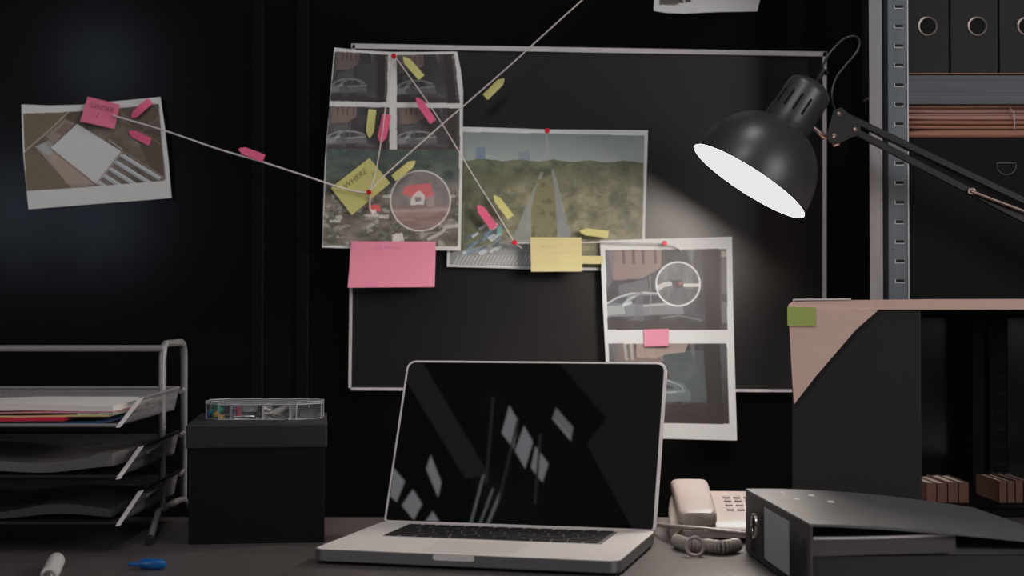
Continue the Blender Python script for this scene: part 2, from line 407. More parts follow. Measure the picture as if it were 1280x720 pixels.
def sheet(name, label, cat, top, bottom, left, right, Y, paint, ref, curl=None, white=0.74, step=1.0, group=None):
    """curled print: Coons patch between four outlines, ink kept per vertex"""
    w = np.hypot(*(np.array(top[-1])-np.array(top[0]))); h = np.hypot(*(np.array(left[-1])-np.array(left[0])))
    nu, nv = int(w/step), int(h/step)
    u = np.linspace(0, 1, nu+1); v = np.linspace(0, 1, nv+1)
    T, B, L, R = polyline_at(top, u), polyline_at(bottom, u), polyline_at(left, v), polyline_at(right, v)
    U, V = np.meshgrid(u, v); U_, V_ = U[..., None], V[..., None]
    S = (1-V_)*T[None]+V_*B[None]+(1-U_)*L[:, None]+U_*R[:, None] \
        - ((1-U_)*(1-V_)*T[0]+U_*(1-V_)*T[-1]+(1-U_)*V_*B[0]+U_*V_*B[-1])
    cv = Canvas(S[..., 0], S[..., 1]); paint(cv)
    c = np.clip(cv.C, 0, 255)/255; g_ = c.mean(-1, keepdims=True); c = g_+(c-g_)*.86; lin = np.where(c <= .04045, c/12.92, ((c+.055)/1.055)**2.4)
    r = np.array(srgb(ref)); lin = np.clip(lin/r*white, 0, .95)
    off = curl(U, V) if curl else np.zeros_like(U)
    a = (S[..., 0]-640)/F; cc = (360-S[..., 1])/F
    dy = cp-cc*sp; dz = sp+cc*cp
    X = a*(Y/dy); Z = CAM.z+dz*(Y/dy)
    co = np.stack([X, Y-off, Z], -1).reshape(-1, 3)
    idx = np.arange((nv+1)*(nu+1)).reshape(nv+1, nu+1)
    f = np.stack([idx[:-1, :-1], idx[1:, :-1], idx[1:, 1:], idx[:-1, 1:]], -1).reshape(-1, 4)
    me = bpy.data.meshes.new(name)
    me.vertices.add(len(co)); me.vertices.foreach_set('co', co.ravel())
    me.loops.add(f.size); me.loops.foreach_set('vertex_index', f.ravel())
    me.polygons.add(len(f)); me.polygons.foreach_set('loop_start', np.arange(0, f.size, 4)); me.polygons.foreach_set('loop_total', np.full(len(f), 4))
    me.update(calc_edges=True)
    at = me.color_attributes.new('ink', 'FLOAT_COLOR', 'POINT')
    at.data.foreach_set('color', np.concatenate([lin.reshape(-1, 3), np.ones((len(co), 1))], 1).ravel())
    me.materials.append(M_print)
    me.polygons.foreach_set('use_smooth', np.ones(len(f), bool))
    o = bpy.data.objects.new(name, me); COL.objects.link(o)
    return prop(o, label, cat, group)

def street(c, q, dark=1.0, seed=1, car=0, tint=(1, 1, 1), parts=True):
    """a dark street shot with a brick front and a parked car inside quad q (tl, tr, br, bl)"""
    tl, tr, br, bl = [np.array(p, float) for p in q]
    K = lambda u, v: tuple((tl*(1-u)+tr*u)*(1-v)+(bl*(1-u)+br*u)*v)
    col = lambda *k: tuple(np.array(k)*dark*np.array(tint))
    m = c.inside([K(0,0), K(1,0), K(1,1), K(0,1)])
    c.mottle(m, col(52,46,48), col(74,70,72), 22, seed, (1, .7))
    pol = lambda pts, cc, a=1.0: c._put(c.inside([K(*p) for p in pts])*m, cc, a)
    pol([(0.02,0),(0.06,.38),(.30,.36),(.46,.22),(.46,0)], col(118,94,88), .85)
    pol([(0,0),(0.08,0),(0.05,.4),(0,.5)], col(88,82,84), .7)
    for x in (.14, .22, .30, .40): pol([(x,0),(x+.022,0),(x+.022,.18),(x,.18)], col(66,54,54), .8)
    pol([(.48,0),(.66,0),(.70,.22),(.52,.2)], col(50,47,50), .8); pol([(.68,0),(.73,0),(.72,.25)], col(110,102,102), .5)
    pol([(.1,.44),(.34,.36),(.36,.62),(.1,.62)], col(86,84,86), .7)
    def ln(pts, w, cc, a=1.0):
        d = np.full(c.X.shape, 1e9); pp = [K(*p) for p in pts]
        for p, r in zip(pp, pp[1:]): d = np.minimum(d, c.dist(p, r))
        c._put((w/2+.5-d)*m, cc, a)
    s = max(1.0, np.hypot(*(tr-tl))/90)
    # car
    body = [(-.02,.66),(.10,.60),(.20,.54),(.32,.53),(.46,.55),(.62,.62),(.64,.80),(-.02,.84)] if car == 0 else \
           [(.0,.52),(.12,.46),(.28,.44),(.48,.44),(.62,.50),(.68,.62),(.68,.72),(.0,.76)]
    pol(body, col(106,103,104), .75)
    if car == 0:
        pol([(.04,.66),(.12,.59),(.18,.58),(.13,.67)], col(60,60,64), .9); pol([(.18,.67),(.26,.57),(.44,.57),(.52,.65),(.3,.68)], col(56,54,57), .9)
        ln([(-.01,.68),(.08,.60),(.20,.545),(.32,.535),(.46,.55),(.58,.60)], 1.0*s, col(168,164,162), .85)
        ln([(.14,.68),(.20,.60),(.27,.56)], 1.0*s, col(160,157,156), .8); ln([(.30,.70),(.44,.685),(.62,.66)], 1.1*s, col(160,156,154), .8)
        pol([(0,.70),(.14,.69),(.15,.80),(0,.82)], col(142,140,140), .6); ln([(.14,.69),(.20,.66)], 2.0*s, col(165,162,162), .8)
        ln([(.365,.33),(.365,.80)], .8*s, col(112,110,112), .8)
        pol([(.24,.52),(.30,.52),(.31,.92),(.22,.92)], col(84,82,84), .55)
    else:
        ln([(.0,.46),(.25,.44),(.48,.46),(.60,.53),(.62,.58)], 1.0*s, col(168,166,164), .85)
        ln([(.0,.66),(.30,.63),(.62,.60)], 1.3*s, col(160,158,156), .85)
        pol([(.05,.49),(.4,.47),(.55,.56),(.1,.60)], col(50,48,50), .8)
        ln([(.30,.2),(.30,.72)], .8*s, col(112,110,112), .8)
        pol([(.42,.06),(.9,.1),(.92,.70),(.6,.76)], col(88,94,96), .45)
    ln([(.45,.85),(.6,.82),(.78,.88)], 1.0*s, col(112,108,108), .6)
    # dark door frame and pavement
    pol([(.80,0),(.945,0),(.945,1),(.82,1)], col(52,43,42), .95)
    pol([(0,.88),(.82,.90),(.82,1),(0,1)], col(58,50,50), .8)
    if parts:
        pol([(.955,.03),(1,.03),(1,.92),(.955,.92)], col(96,88,86), .8)
        pol([(.955,.03),(1,.03),(1,.1),(.955,.1)], col(150,132,112), .8); pol([(.955,.56),(1,.56),(1,.66),(.955,.64)], col(60,56,56), .9)

def paint_left(c):
    c.fill((150,147,146))
    q = [(30.3,142.5),(84,140),(140,136),(200,130.6),(208.7,226),(120,233),(35,239.4)]; m = c.inside(q)
    c.mottle(m, (62,52,44), (92,80,70), 16, 3)
    z = lambda pts: [(x/3.2, 90+y/3.2) for x, y in pts]
    def pol(pts, col, a=1.0): c._put(c.inside(z(pts))*m, col, a)
    def ln(pts, w, col, a=1.0):
        d = np.full(c.X.shape, 1e9)
        for p, r in zip(z(pts), z(pts)[1:]): d = np.minimum(d, c.dist(p, r))
        c._put((w/2+.5-d)*m, col, a)
    pol([(90,165),(270,160),(100,330)], (82,72,50), .8); pol([(100,335),(160,330),(300,465),(110,480)], (84,72,58), .8)
    pol([(480,140),(640,130),(660,420),(600,380),(540,240)], (62,47,40), .9)
    ln([(100,325),(190,245),(275,160)], 1.6, (140,128,118), .8); ln([(490,190),(600,260),(660,300)], .8, (110,92,78), .7)
    ln([(640,185),(560,250)], 3, (92,74,62), .6)
    pol([(190,255),(260,190),(300,205),(215,290)], (110,96,88), .8); pol([(225,240),(265,200),(290,212),(250,255)], (88,70,64), .9)
    pol([(145,300),(200,275),(330,400),(380,450),(290,465)], (118,108,102), .8)
    pol([(150,300),(185,285),(240,350),(215,350)], (122,124,126), .8)
    pol([(195,335),(225,310),(375,445),(330,450),(270,450)], (124,104,94), .85)
    pol([(310,208),(487,318),(385,447),(208,305)], (146,144,143))
    c._put((c.noise(10, 9)-.4)*c.inside(z([(310,208),(487,318),(385,447),(208,305)])), (138,137,136), .6)
    ln([(206,308),(382,450)], 1.0, (84,56,58), .9); ln([(492,320),(388,452)], 2.6, (106,82,76), .9); ln([(492,320),(388,452)], .8, (146,138,134), .8)
    for k in range(5):
        x, y = 490-24*k, 335+27*k
        ln([(x,y),(x+150,y+92+2*k)], 4.0, (122,125,128)); ln([(x+6,y-3),(x+156,y+89)], 1.6, (152,153,155)); ln([(x-6,y+9),(x+146,y+102)], 1.3, (70,62,60))
    ln([(440,275),(490,310)], 2.0, (120,116,112), .8); ln([(470,305),(440,285)], 1.0, (50,44,44), .9)
    ln([(500,320),(668,430)], 1.0, (120,104,94), .7)

sheet('photo_print', 'aerial warehouse photo print with white border on the black wall, left of the board', 'photo',
      [(28,131),(62,132),(100,131),(140,127),(202,122)], [(37,262),(120,255),(216,248)], [(28,131),(31,190),(37,262)],
      [(202,122),(208,160),(213,205),(216,248)], WY-.006, paint_left, (150,147,146),
      lambda u, v: .012*np.abs(u-.45)**2*4*.6+.004*np.sin(v*3), step=.75)

def paint_one(c):
    c.fill((148,144,145))
    street(c, [(419,64.5),(485,69),(484.5,128.5),(412.5,126.5)], .66, 21, 0)
    street(c, [(496,69.5),(568,67.5),(575,129.5),(496,128.5)], .66, 22, 0)
    street(c, [(411.5,133),(487,134.5),(487,190),(408,190)], .78, 23, 0, parts=False)
    street(c, [(496,134.5),(574.5,135.5),(575,190),(496,190)], .74, 24, 0, parts=False)
    # aerial view
    q = [(408.5,186),(487,187),(574.5,187),(572.5,308),(403.5,307)]; m = c.inside(q)
    c.mottle(m, (40,46,44), (66,70,66), 14, 31, (1, 1.6))
    low = np.clip((c.Y-222)/16, 0, 1)*m
    c.mottle(low, (56,52,46), (96,86,80), 18, 32, (.7, 1.8)); n = c.noise(9, 33, (.8, 1.4))
    c._put((n-.60)*9*low, (140,132,130), .55)
    c._put((c.noise(7, 34)-.56)*10*low, (50,54,42), .75)
    c._put((np.abs(c.Y-195)<6)*m, (44,56,52), .45)
    for (x, y, w, h) in ((415,243,6,4),(478,244,10,3),(420,270,8,4),(430,262,12,3),(490,293,8,8),(455,268,18,2.5),(432,303,5,5),(412,275,14,3),(474,269,12,4)):
        c._put(c.inside([(x,y),(x+w,y-1),(x+w,y+h),(x,y+h)])*m, (150,144,142), .7)
    c._put(c.inside([(460,256),(474,255.5),(476,264),(462,265)])*m, (158,58,60)); c._put(c.inside([(464,262),(470,262),(470,267),(464,267)])*m, (160,152,150), .9)
    c.line([(536,299),(552,291),(558,284),(573,282)], 4, (140,132,130), .8*1); c.line([(520,292),(560,290)], 1.5, (125,118,116), .6)
    c.poly([(493,292),(503,291),(505,301),(490,303)], (150,144,143), .9)
    # magnified circle
    cc = (525.5, 251); c.circle(cc, 37.5, (84,72,71)); mm = (np.hypot(c.X-cc[0], c.Y-cc[1]) < 37).astype(float)
    c.mottle(mm*(c.Y < 262), (78,72,72), (100,88,87), 12, 41); c.mottle(mm*(c.Y >= 258), (88,66,64), (112,90,88), 14, 42, (.5, 2.2))
    pol = lambda pts, col, a=1.0: c._put(c.inside(pts)*mm, col, a)
    pol([(507,232),(538,229),(543,246),(532,249),(502,243)], (148,66,70)); pol([(513,250),(517,243),(524,238),(531,244),(530,256),(513,256)], (150,144,143), .9)
    pol([(519,246),(526,246),(526,252),(519,252)], (92,80,82)); pol([(534,246),(543,244),(543,258),(534,258)], (116,100,98), .8)
    pol([(490,262),(562,260),(562,264),(490,266)], (124,108,104), .6)
    c.ring(cc, 37.5, 1.5, (156,150,151))
    # lower border line
    c.poly([(400,308),(580,309),(580,318),(400,318)], (148,144,145))

sheet('photo_print', 'tall curled print of four dark car shots above a village view, left on the board', 'photo',
      [(418,59.5),(450,63.5),(490,65.5),(530,65.5),(571.5,64.5)], [(403,309.5),(490,312),(576,313.5)],
      [(418,59.5),(412,130),(406.5,200),(403,309.5)], [(571.5,64.5),(576,88),(579,112),(578.5,180),(576,313.5)],
      2.664, paint_one, (148,144,145), lambda u, v: .006*(1-v)*np.sin(u*PI)+.004*np.cos(u*2*PI)*(.3+.7*v), step=.68)

def paint_two(c):
    c.fill((158,156,155))
    q = [(566,164.5),(805.5,169.5),(803,298),(801,336),(562,331)]; m = c.inside(q)
    g = np.clip((c.Y-165)/42, 0, 1)[..., None]; sky = np.array((92,99,98))*(1-g)+np.array((116,122,119))*g
    c.C = c.C*(1-m[..., None])+sky*m[..., None]
    c._put((c.noise(50, 52, (.4, 2))-.5)*2*m, (128,134,132), .6)
    def pol(pts, col, a=1.0): c._put(c.inside(pts)*m, col, a)
    pol([(595,184),(606.5,184),(607,201),(595,201)], (84,96,112)); pol([(648.5,189),(662,188.5),(662,203),(648.5,203)], (92,103,112)); pol([(608,192),(622,196),(622,202),(606,202)], (120,126,124), .7)
    pol([(682.3,163),(684.3,163),(687,196),(690,205),(677,205),(680.5,196)], (112,114,118), .85); pol([(680,198),(688,198),(692,206),(676,206)], (116,110,112), .6)
    forest = m*(c.Y > 201+1.2*np.sin(c.X/7)+2.2*(c.noise(9, 53)-.5)+ (c.X-690)*.012)
    c.mottle(forest, (56,60,46), (86,86,66), 12, 54)
    mid = forest*np.clip((c.Y-214)/25, 0, 1)
    c.mottle(mid, (70,70,54), (112,106,84), 13, 55, (1, 1.1), 4, 1.7)
    c._put((c.noise(6, 56)-.6)*5*mid, (122,114,90), .35); c._put((c.noise(7, 57)-.62)*7*mid, (58,60,46), .4)
    left = forest*np.clip((640-c.X-(c.Y-250)*.35)/40, 0, 1)*np.clip((c.Y-208)/16, 0, 1)
    c._put(left*(.6+.4*c.noise(9, 58)), (54,58,42), .55)
    # avenue
    def strip(pts, col, a=.85): c._put(c.inside(pts)*forest, col, a)
    strip([(676,215),(679,215),(663,300),(662,336),(600,336),(640,300)], (104,106,106), .8)
    strip([(689,212),(691.5,212),(704,260),(714,302),(722,336),(694,336),(697,300)], (96,98,104), .85)
    c._put(((c.noise(4, 59, (1.6, .5))-.5)*3)*c.inside([(664,260),(690,215),(704,260),(722,336),(600,336)])*forest, (120,118,112), .4)
    strip([(672,226),(690,218),(696,262),(697,300),(664,300),(664,262)], (92,88,62), .95)
    c._put((c.noise(7, 60)-.5)*5*c.inside([(672,226),(690,218),(697,300),(664,300)]), (66,66,44), .7)
    c.line([(692,214),(715,300)], .8, (130,126,116), .6)
    # junction, cars, crossing
    strip([(562,316),(640,300),(664,300),(664,336),(560,336)], (112,112,112), .75)
    g2 = np.random.default_rng(5)
    for k in range(34):
        x, y = g2.uniform(577, 628), g2.uniform(284, 318)
        if not (284 < y < 320 and x-577 > (318-y)*.5-8 and x-577 < 62-(y-284)*.6): continue
        cc = ((150,158,162), (86,104,122), (62,74,88))[k % 3]
        strip([(x,y),(x+8,y-5),(x+10,y-2.5),(x+2,y+3)], cc, .9)
    strip([(622,284),(627,283),(627,294),(621,294)], (84,140,140), .8)
    for k in range(22):
        x = 566+k*4.6; strip([(x,331),(x+7,319),(x+9,319),(x+2.3,331)], (148,146,145), .7)
    c.poly([(555,331.5),(664,334.3),(820,337.5),(820,345),(555,345)], (150,148,148))

sheet('photo_print', 'wide landscape print of an avenue through woods toward a distant tower, pinned mid board', 'photo',
      [(564,158),(640,160.5),(684,162),(810,163)], [(558.5,333.5),(660,336.5),(803,339.5)], [(564,158),(561,250),(558.5,333.5)],
      [(810,163),(808,230),(806,298),(803,339.5)], 2.672, paint_two, (164,160,159), lambda u, v: .002*np.sin(u*PI)+.003*v*np.abs(u-.5), step=.75)

def paint_three(c):
    c.fill((196,184,181))
    street(c, [(756.5,312.5),(908,311),(909,412.5),(759.5,412.5)], 1.08, 61, 0)
    cc = (847.5, 355); r = 27.3; c.circle(cc, r, (92,86,88)); mm = (np.hypot(c.X-cc[0], c.Y-cc[1]) < r).astype(float)
    c.mottle(mm, (82,76,78), (108,102,103), 10, 62, (1.6, .6))
    pol = lambda pts, col, a=1.0: c._put(c.inside(pts)*mm, col, a)
    pol([(820,357),(830,353),(840,352),(840,357),(830,359),(823,364)], (176,166,162), .9); pol([(838,350),(852,350),(855,360),(842,360)], (68,60,62), .9)
    pol([(854,355),(876,354.5),(876,358.5),(854,359)], (190,178,172), .95); pol([(848,353),(852,352),(853,355),(849,356)], (160,92,88), .8)
    pol([(838,360),(876,361),(866,382),(836,380)], (76,74,76), .6); c.line([(822,352),(838,347),(850,349)], 1, (120,114,114), .5*1)
    c.ring(cc, r, 1.9, (206,194,192))
    street(c, [(760,429.5),(908,429),(911.5,530),(767,528)], .98, 63, 1, (.97,1,1.0), parts=False)
    pol = lambda pts, col, a=1.0: c._put(c.inside(pts), col, a)
    pol([(795,429.5),(860,429.3),(856,440),(832,443),(820,448),(795,447)], (146,118,108), .8)
    pol([(779,430),(783,430),(785,450),(781,450)], (150,142,138), .8); pol([(787,430),(791,430),(792,450),(789,450)], (150,142,138), .8)
    pol([(760,505),(911,505),(911.5,530),(767,528)], (58,44,43), .8)

sheet('photo_print', 'tall print of two parked car shots, lower right of the board behind the laptop', 'photo',
      [(750,300.5),(800,299),(860,297.5),(915,296)], [(762,548),(840,548.5),(921,550.5)],
      [(750,300.5),(753.5,380),(757,450),(762,548)], [(915,296),(916,380),(918.5,470),(921,550.5)],
      2.658, paint_three, (196,184,181), lambda u, v: .003*np.sin(v*PI)+.012*np.clip(v-.6, 0, 1)**2, step=.68)

def paint_top(c):
    c.fill((150,148,148))
    street(c, [(826,-110),(978,-112),(976,-4),(824,6.5)], .85, 71, 0)
    c.poly([(860,-6),(985,-20),(985,4),(866,7)], (146,143,143)); c.line([(852,-10),(856,6)], 2.4, (160,155,153), .8*1)
    c.poly([(824,-2),(848,-4),(848,7),(824,6)], (66,56,52), .8)
sheet('photo_print', 'white bordered print cut by the top of the picture, above the board', 'photo',
      [(822,-122),(982,-124)], [(817,13.5),(832,16.5),(855,17.8),(900,15.5),(985,12)], [(822,-122),(817,13.5)], [(982,-124),(985,12)],
      WY-.004, paint_top, (150,148,148), lambda u, v: .006*v*np.sin(u*5), step=1.0)

# ------------------------------------------------------------------ notice board
t = thing('notice_board', 'black notice board in a thin white frame hung on the black wall', 'notice board', (0, 0, 0))
c4 = [P(442.5,58,2.68), P(1030.5,68,2.68), P(1030,488.5,2.68), P(437.5,486,2.68)]
obj('board_panel', prism(BM(), c4, (0, .018, 0)), M_board, t)
bm = BM()
for a, b, w in ((0,1,.0042), (1,2,.0034), (2,3,.0024), (3,0,.0024)):
    p, q = c4[a].copy(), c4[b].copy(); d = (q-p).normalized(); n = Vector((-d.z, 0, d.x)) * w
    p -= d*w; q += d*w
    prism(bm, [p+n, q+n, q-n, p-n], (0, .022, 0))
for v in bm.verts: v.co.y -= .004
obj('frame', bm, M_frame, t)
t.location = (0, 0, 0)

# ------------------------------------------------------------------ sticky notes and flags
def note(name, label, cat, corners, Y, m, curl=.004, group=None, writing=(), thick=.0005, curl_bottom=True):
    """corners tl,tr,br,bl in the photograph; curls away from the wall at its loose edge"""
    p = [P(x, y, Y) for x, y in corners]; bm = BM(); n = 10; g = []
    for j in range(n+1):
        v = j/n; row = []
        for i in range(n+1):
            u = i/n
            q = (p[0]*(1-u)+p[1]*u)*(1-v)+(p[3]*(1-u)+p[2]*u)*v
            q = q + Vector((0, -curl*(v**2 if curl_bottom else u**2), 0)); row.append(bm.verts.new(q))
        g.append(row)
    for j in range(n):
        for i in range(n): bm.faces.new((g[j][i], g[j+1][i], g[j+1][i+1], g[j][i+1]))
    o = obj(name, bm, m, None, smooth=True)
    prop(o, label, cat, group)
    ex = (p[1]-p[0]).normalized(); ey = (p[0]-p[3]).normalized(); ez = ex.cross(ey)
    for body, u, v, size, mm in writing:
        q = (p[0]*(1-u)+p[1]*u)*(1-v)+(p[3]*(1-u)+p[2]*u)*v + Vector((0, -curl*(v**2 if curl_bottom else u**2)-.0012, 0))
        tilt = Vector((0, -curl*1.2*v/(p[0]-p[3]).length, 0)) if curl_bottom else Vector((0, 0, 0))
        ey2 = (ey - tilt).normalized(); ez2 = ex.cross(ey2)
        mt = Matrix((( ex.x, ey2.x, ez2.x, q.x), (ex.y, ey2.y, ez2.y, q.y), (ex.z, ey2.z, ez2.z, q.z), (0, 0, 0, 1)))
        text_mesh(body, size, mm, 'handwriting', o, mt)
    return o

note('sticky_note', 'pink sticky note with handwriting at the top of the aerial warehouse photo', 'sticky note',
     [(109.4,120.6),(149.8,130.6),(144.2,161.7),(101,152.2)], WY-.016, M_pink, .006,
     writing=[('LINDER', .50, .30, .0125, M_ink), ('I', .42, .64, .013, M_ink)])
note('sticky_note', 'yellow diamond-tilted sticky note with handwriting, pinned on the village view', 'sticky note',
     [(413.3,235),(461.7,197.5),(488,229),(440,269)], 2.655, M_yel, .003,
     writing=[('WHERE', .50, .24, .0145, M_inky), ('IN', .86, .46, .009, M_inky), ('it is', .40, .66, .011, M_inkfy)])
note('sticky_note', 'large pink sticky note hanging below the village view print', 'sticky note',
     [(439,301.6),(544.8,302),(543.6,359),(435.5,359.8)], 2.652, M_pinkl, .012,
     writing=[('the house', .42, .13, .011, M_inkf), ('________', .45, .78, .010, M_inkf)])
note('sticky_note', 'large pale yellow sticky note at the bottom of the avenue print', 'sticky note',
     [(663,296.5),(727,297),(727.7,339.4),(663.7,339.7)], 2.640, M_yell, .006,
     writing=[('seen at', .34, .26, .010, M_inkfy), ('the crossing', .58, .45, .007, M_inkfy)])
note('sticky_note', 'small blank pink sticky note between the two car shots, above the laptop', 'sticky note',
     [(804.5,412),(835.7,411),(835.2,432),(805.5,433.5)], 2.652, M_pinkl, .006, curl_bottom=False)

def flag(label, flat, tip, Y, m, w=9.5, group=None, twist=0.0):
    A, B = P(*flat, Y), P(*tip, Y); d = (B-A); L = d.length; d.normalize(); n = Vector((-d.z, 0, d.x)); s = w/F*Y/2
    bm = BM(); N = 8; rows = []
    for k in range(N+1):
        f = k/N*.78; c = A+d*(L*f)+Vector((0, -twist*math.sin(f*PI), 0)); rows.append((bm.verts.new(c+n*s), bm.verts.new(c-n*s)))
    for (a, b), (c, e) in zip(rows, rows[1:]): bm.faces.new((a, b, e, c))
    k = .95; c = A+d*(L*k)
    q = (bm.verts.new(c+n*s*.38), bm.verts.new(c-n*s*.38)); bm.faces.new((rows[-1][0], rows[-1][1], q[1], q[0]))
    e = bm.verts.new(A+d*L); bm.faces.new((q[0], q[1], e))
    o = obj('page_flag', bm, m, None, smooth=True)
    return prop(o, label, 'page flag', group)

flag('upper pink page flag at the top right corner of the aerial warehouse photo', (188,126), (164.5,147), WY-.018, M_pinkf, twist=.003)
flag('lower pink page flag on the aerial warehouse photo, under the thread', (192.5,180), (160.5,164), WY-.014, M_pinkf, twist=.003)
flag('pink page flag on the thread between the warehouse photo and the board', (330,198), (298,186), 2.648, M_pinkf, 10)
flag('yellow page flag beside the red pin at the top of the tall print', (527,97), (504,71), 2.640, M_yelfl)
flag('pink page flag on the thread, at the middle of the four car shots', (541.5,152.5), (520.5,121.5), 2.640, M_pinkf)
flag('yellow page flag pointing straight down on the lower left car shot', (465.5,137), (461.8,172.5), 2.658, M_yelfl, 10, twist=.002)
flag('pink page flag on the vertical thread of the tall print', (483.5,143), (476,179), 2.646, M_pinkf, 11)
flag('yellow page flag on the long thread over the bare upper board', (606.5,121.5), (630.5,98), 2.640, M_yelfl)
flag('yellow page flag on the rim of the magnified circle of the village view', (492,223), (519.5,201), 2.655, M_yelfl, twist=.002)
flag('yellow page flag right of the thread on the avenue print', (638.5,271.5), (617.3,244), 2.650, M_yelfl, 9, twist=.002)
flag('pink page flag left of the thread on the avenue print', (618,285), (597,256), 2.650, M_pinkf, 10, twist=.002)
flag('yellow page flag above the thread, pointing left, right of the pale yellow note', (760.5,293), (724.5,289), 2.652, M_yelfl, 9, twist=.002)
flag('yellow page flag sticking out to the right from behind the pale yellow note', (754,325), (716,324.5), 2.650, M_yell, 10)
# green-yellow tab on the kraft corner is built with the box below

def pin(px, py, label):
    p = P(px, py, 2.638); t = thing('push_pin', label, 'push pin', p)
    bm = BM(); lathe(bm, [(0,.0001),(0,.0038),(.0012,.0045),(.003,.0042),(.0045,.0026),(.009,.0024),(.0105,.004),(.012,.004),(.012,.0001)], (0, 0, 0), (0, 1, 0), 20)
    obj('pin_head', bm, M_pin, t, smooth=True)
    obj('needle', tube(BM(), [(0, .012, 0), (0, .030, 0)], .0006, 8), M_silver, t)
pin(492, 69.5, 'red push pin at the top centre of the tall four-shot print')
pin(461, 240, 'red push pin through the tilted yellow note on the village view')
pin(684, 163, 'red push pin at the top edge of the avenue print')
pin(643, 303, 'red push pin left of the pale yellow note on the avenue print')
pin(831, 304, 'red push pin at the top edge of the two-shot print by the lamp')

def thread(label, pts, Y=2.643, r=.00115, group=None):
    pp = [P(x, y, (Y if len(q) == 0 else q[0])) for x, y, *q in pts]
    o = obj('thread', tube(BM(), smooth_path(pp, 6), r, 8), M_string, None, smooth=True)
    return prop(o, label, 'thread')
thread('off-white thread sagging from the warehouse photo to the pin on the yellow note',
       [(143,144,WY-.024),(147,146,WY-.026),(206,163.4,2.668),(275,187,2.655),(328,202.5,2.65),(400,226,2.642),(430,236,2.642),(452,240.5,2.641),(461,241,2.641),(462,252,2.65),(462.5,262,2.656),(466,267,2.656)], r=.00155)
thread('long off-white thread crossing the board diagonally up to the top of the picture',
       [(462,239,2.641),(480,220,2.64),(552.5,155.5,2.632),(577.5,134,2.63),(635,84,2.63),(662.5,59,2.63),(700,25,2.63),(730,-2,2.635),(800,-66,2.66),(802,-68,2.69)], r=.00125)
thread('short steep off-white thread between the top pin and the yellow note pin',
       [(491,70),(486.5,105),(481,141),(476,179),(469,218),(461.5,239)], r=.001)
thread('off-white thread from the top pin down to the pin on the avenue print',
       [(493,70),(520,107),(552,154),(592,220),(622,268),(643,303)], r=.001)
thread('horizontal off-white thread running behind the pale yellow note to the two-shot print',
       [(636,302,2.65),(643,303.5,2.642),(690,304,2.646),(735,303.2,2.648),(790,303,2.643),(831,304.5,2.643),(845,309,2.65),(852,314,2.654)], r=.0012)
thread('loose end of thread hanging off the pin on the avenue print',
       [(643,303.5,2.642),(648,307,2.65),(652.5,310.5,2.66)], r=.0011)

# ------------------------------------------------------------------ laptop
W, D = .364, .249; th, phi = .2543, .4377
t = thing('laptop', 'open silver laptop with a dark glossy screen standing on the desk', 'laptop', (-.1705, 2.0394, DESK), -th)
bm = BM(); prism(bm, [(x, y, .0035) for x, y in rrect(0, W, -D, 0, .014, 8)], (0, 0, .0145))
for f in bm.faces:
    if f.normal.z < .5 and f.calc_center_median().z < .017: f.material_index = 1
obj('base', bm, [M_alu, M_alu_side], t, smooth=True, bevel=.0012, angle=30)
for fx in (.02, W-.02):
    for fy in (-.02, -D+.02): obj('rubber_foot', lathe(BM(), [(0,.006),(.004,.007)], (fx, fy, 0), (0,0,1), 16, close_start=True, close_end=True), M_bhole, t)
kx0, kx1, ky0, ky1 = .044, W-.044, -.132, -.024
obj('keyboard_well', prism(BM(), [(x, y, .0172) for x, y in rrect(kx0, kx1, ky0, ky1, .003, 3)], (0, 0, .0010)), M_keybed, t)
rows = [14, 14, 14, 13, 12, 9]
rh = (ky1-ky0-.004)/6
for r, n in enumerate(rows):
    y1 = ky1-.002-r*rh; y0 = y1-rh+.0034; x = kx0+.002; tw = kx1-kx0-.004
    ws = [1.0]*n
    if r == 1: ws[-1] = 1.5
    if r == 2: ws[0] = 1.5
    if r == 3: ws[0] = 1.8; ws[-1] = 1.8
    if r == 4: ws[0] = 2.3; ws[-1] = 2.3
    if r == 5: ws = [1, 1, 1, 1.25, 5.2, 1.25, 1, 1, 1]
    tot = sum(ws)
    for w_ in ws:
        kw = w_/tot*tw
        o = obj('key', prism(BM(), [(a, b, .0182) for a, b in rrect(x, x+kw-.0034, y0, y1, .0016, 2)], (0, 0, .0011)), M_key, t); x += kw
bm = BM(); prism(bm, [(x, y, .0178) for x, y in rrect(W/2-.055, W/2+.055, -.236, -.152, .004, 3)], (0, 0, .0004)); obj('trackpad', bm, M_pad, t)
bm = BM(); prism(bm, [(x, -D-.0006, z) for x, z in rrect(W*.405, W*.54, .0105, .0172, .003, 4)], (0, .003, 0)); obj('thumb_notch', bm, mat('bright_notch', (.75,.70,.68), .35, metal=.1), t)
obj('hinge', tube(BM(), [(.05, .003, .0115), (W-.05, .003, .0115)], .0058, 14), M_key, t, smooth=True)
Lh = .2335
lid = thing('lid', None, None); lid.parent = t; 
if 'label' in lid: del lid['label']
bpy.data.objects.remove(lid)
lmat = Matrix.Translation((0, .001, .0165)) @ Matrix.Rotation(-phi, 4, 'X')   # local z = up the lid
def lidobj(name, poly, y0, y1, m, parent, **k):
    bm = BM(); prism(bm, [(x, y0, z) for x, z in poly], (0, y1-y0, 0)); bm.transform(lmat)
    return obj(name, bm, m, parent, **k)
lid = lidobj('lid', rrect(0, W, .0, Lh, .012, 8, (.004,.004,.013,.013)), -.001, .0062, M_rim, t, smooth=True, bevel=.0012, angle=30)
lidobj('screen', rrect(.0044, W-.0044, .0030, Lh-.0042, .010, 8, (.003,.003,.0095,.0095)), -.0022, -.0009, M_glass, lid)
lidobj('bezel', rrect(.0036, W-.0036, .0025, Lh-.0034, .011, 8, (.003,.003,.0102,.0102)), -.0015, -.0005, M_key, lid)

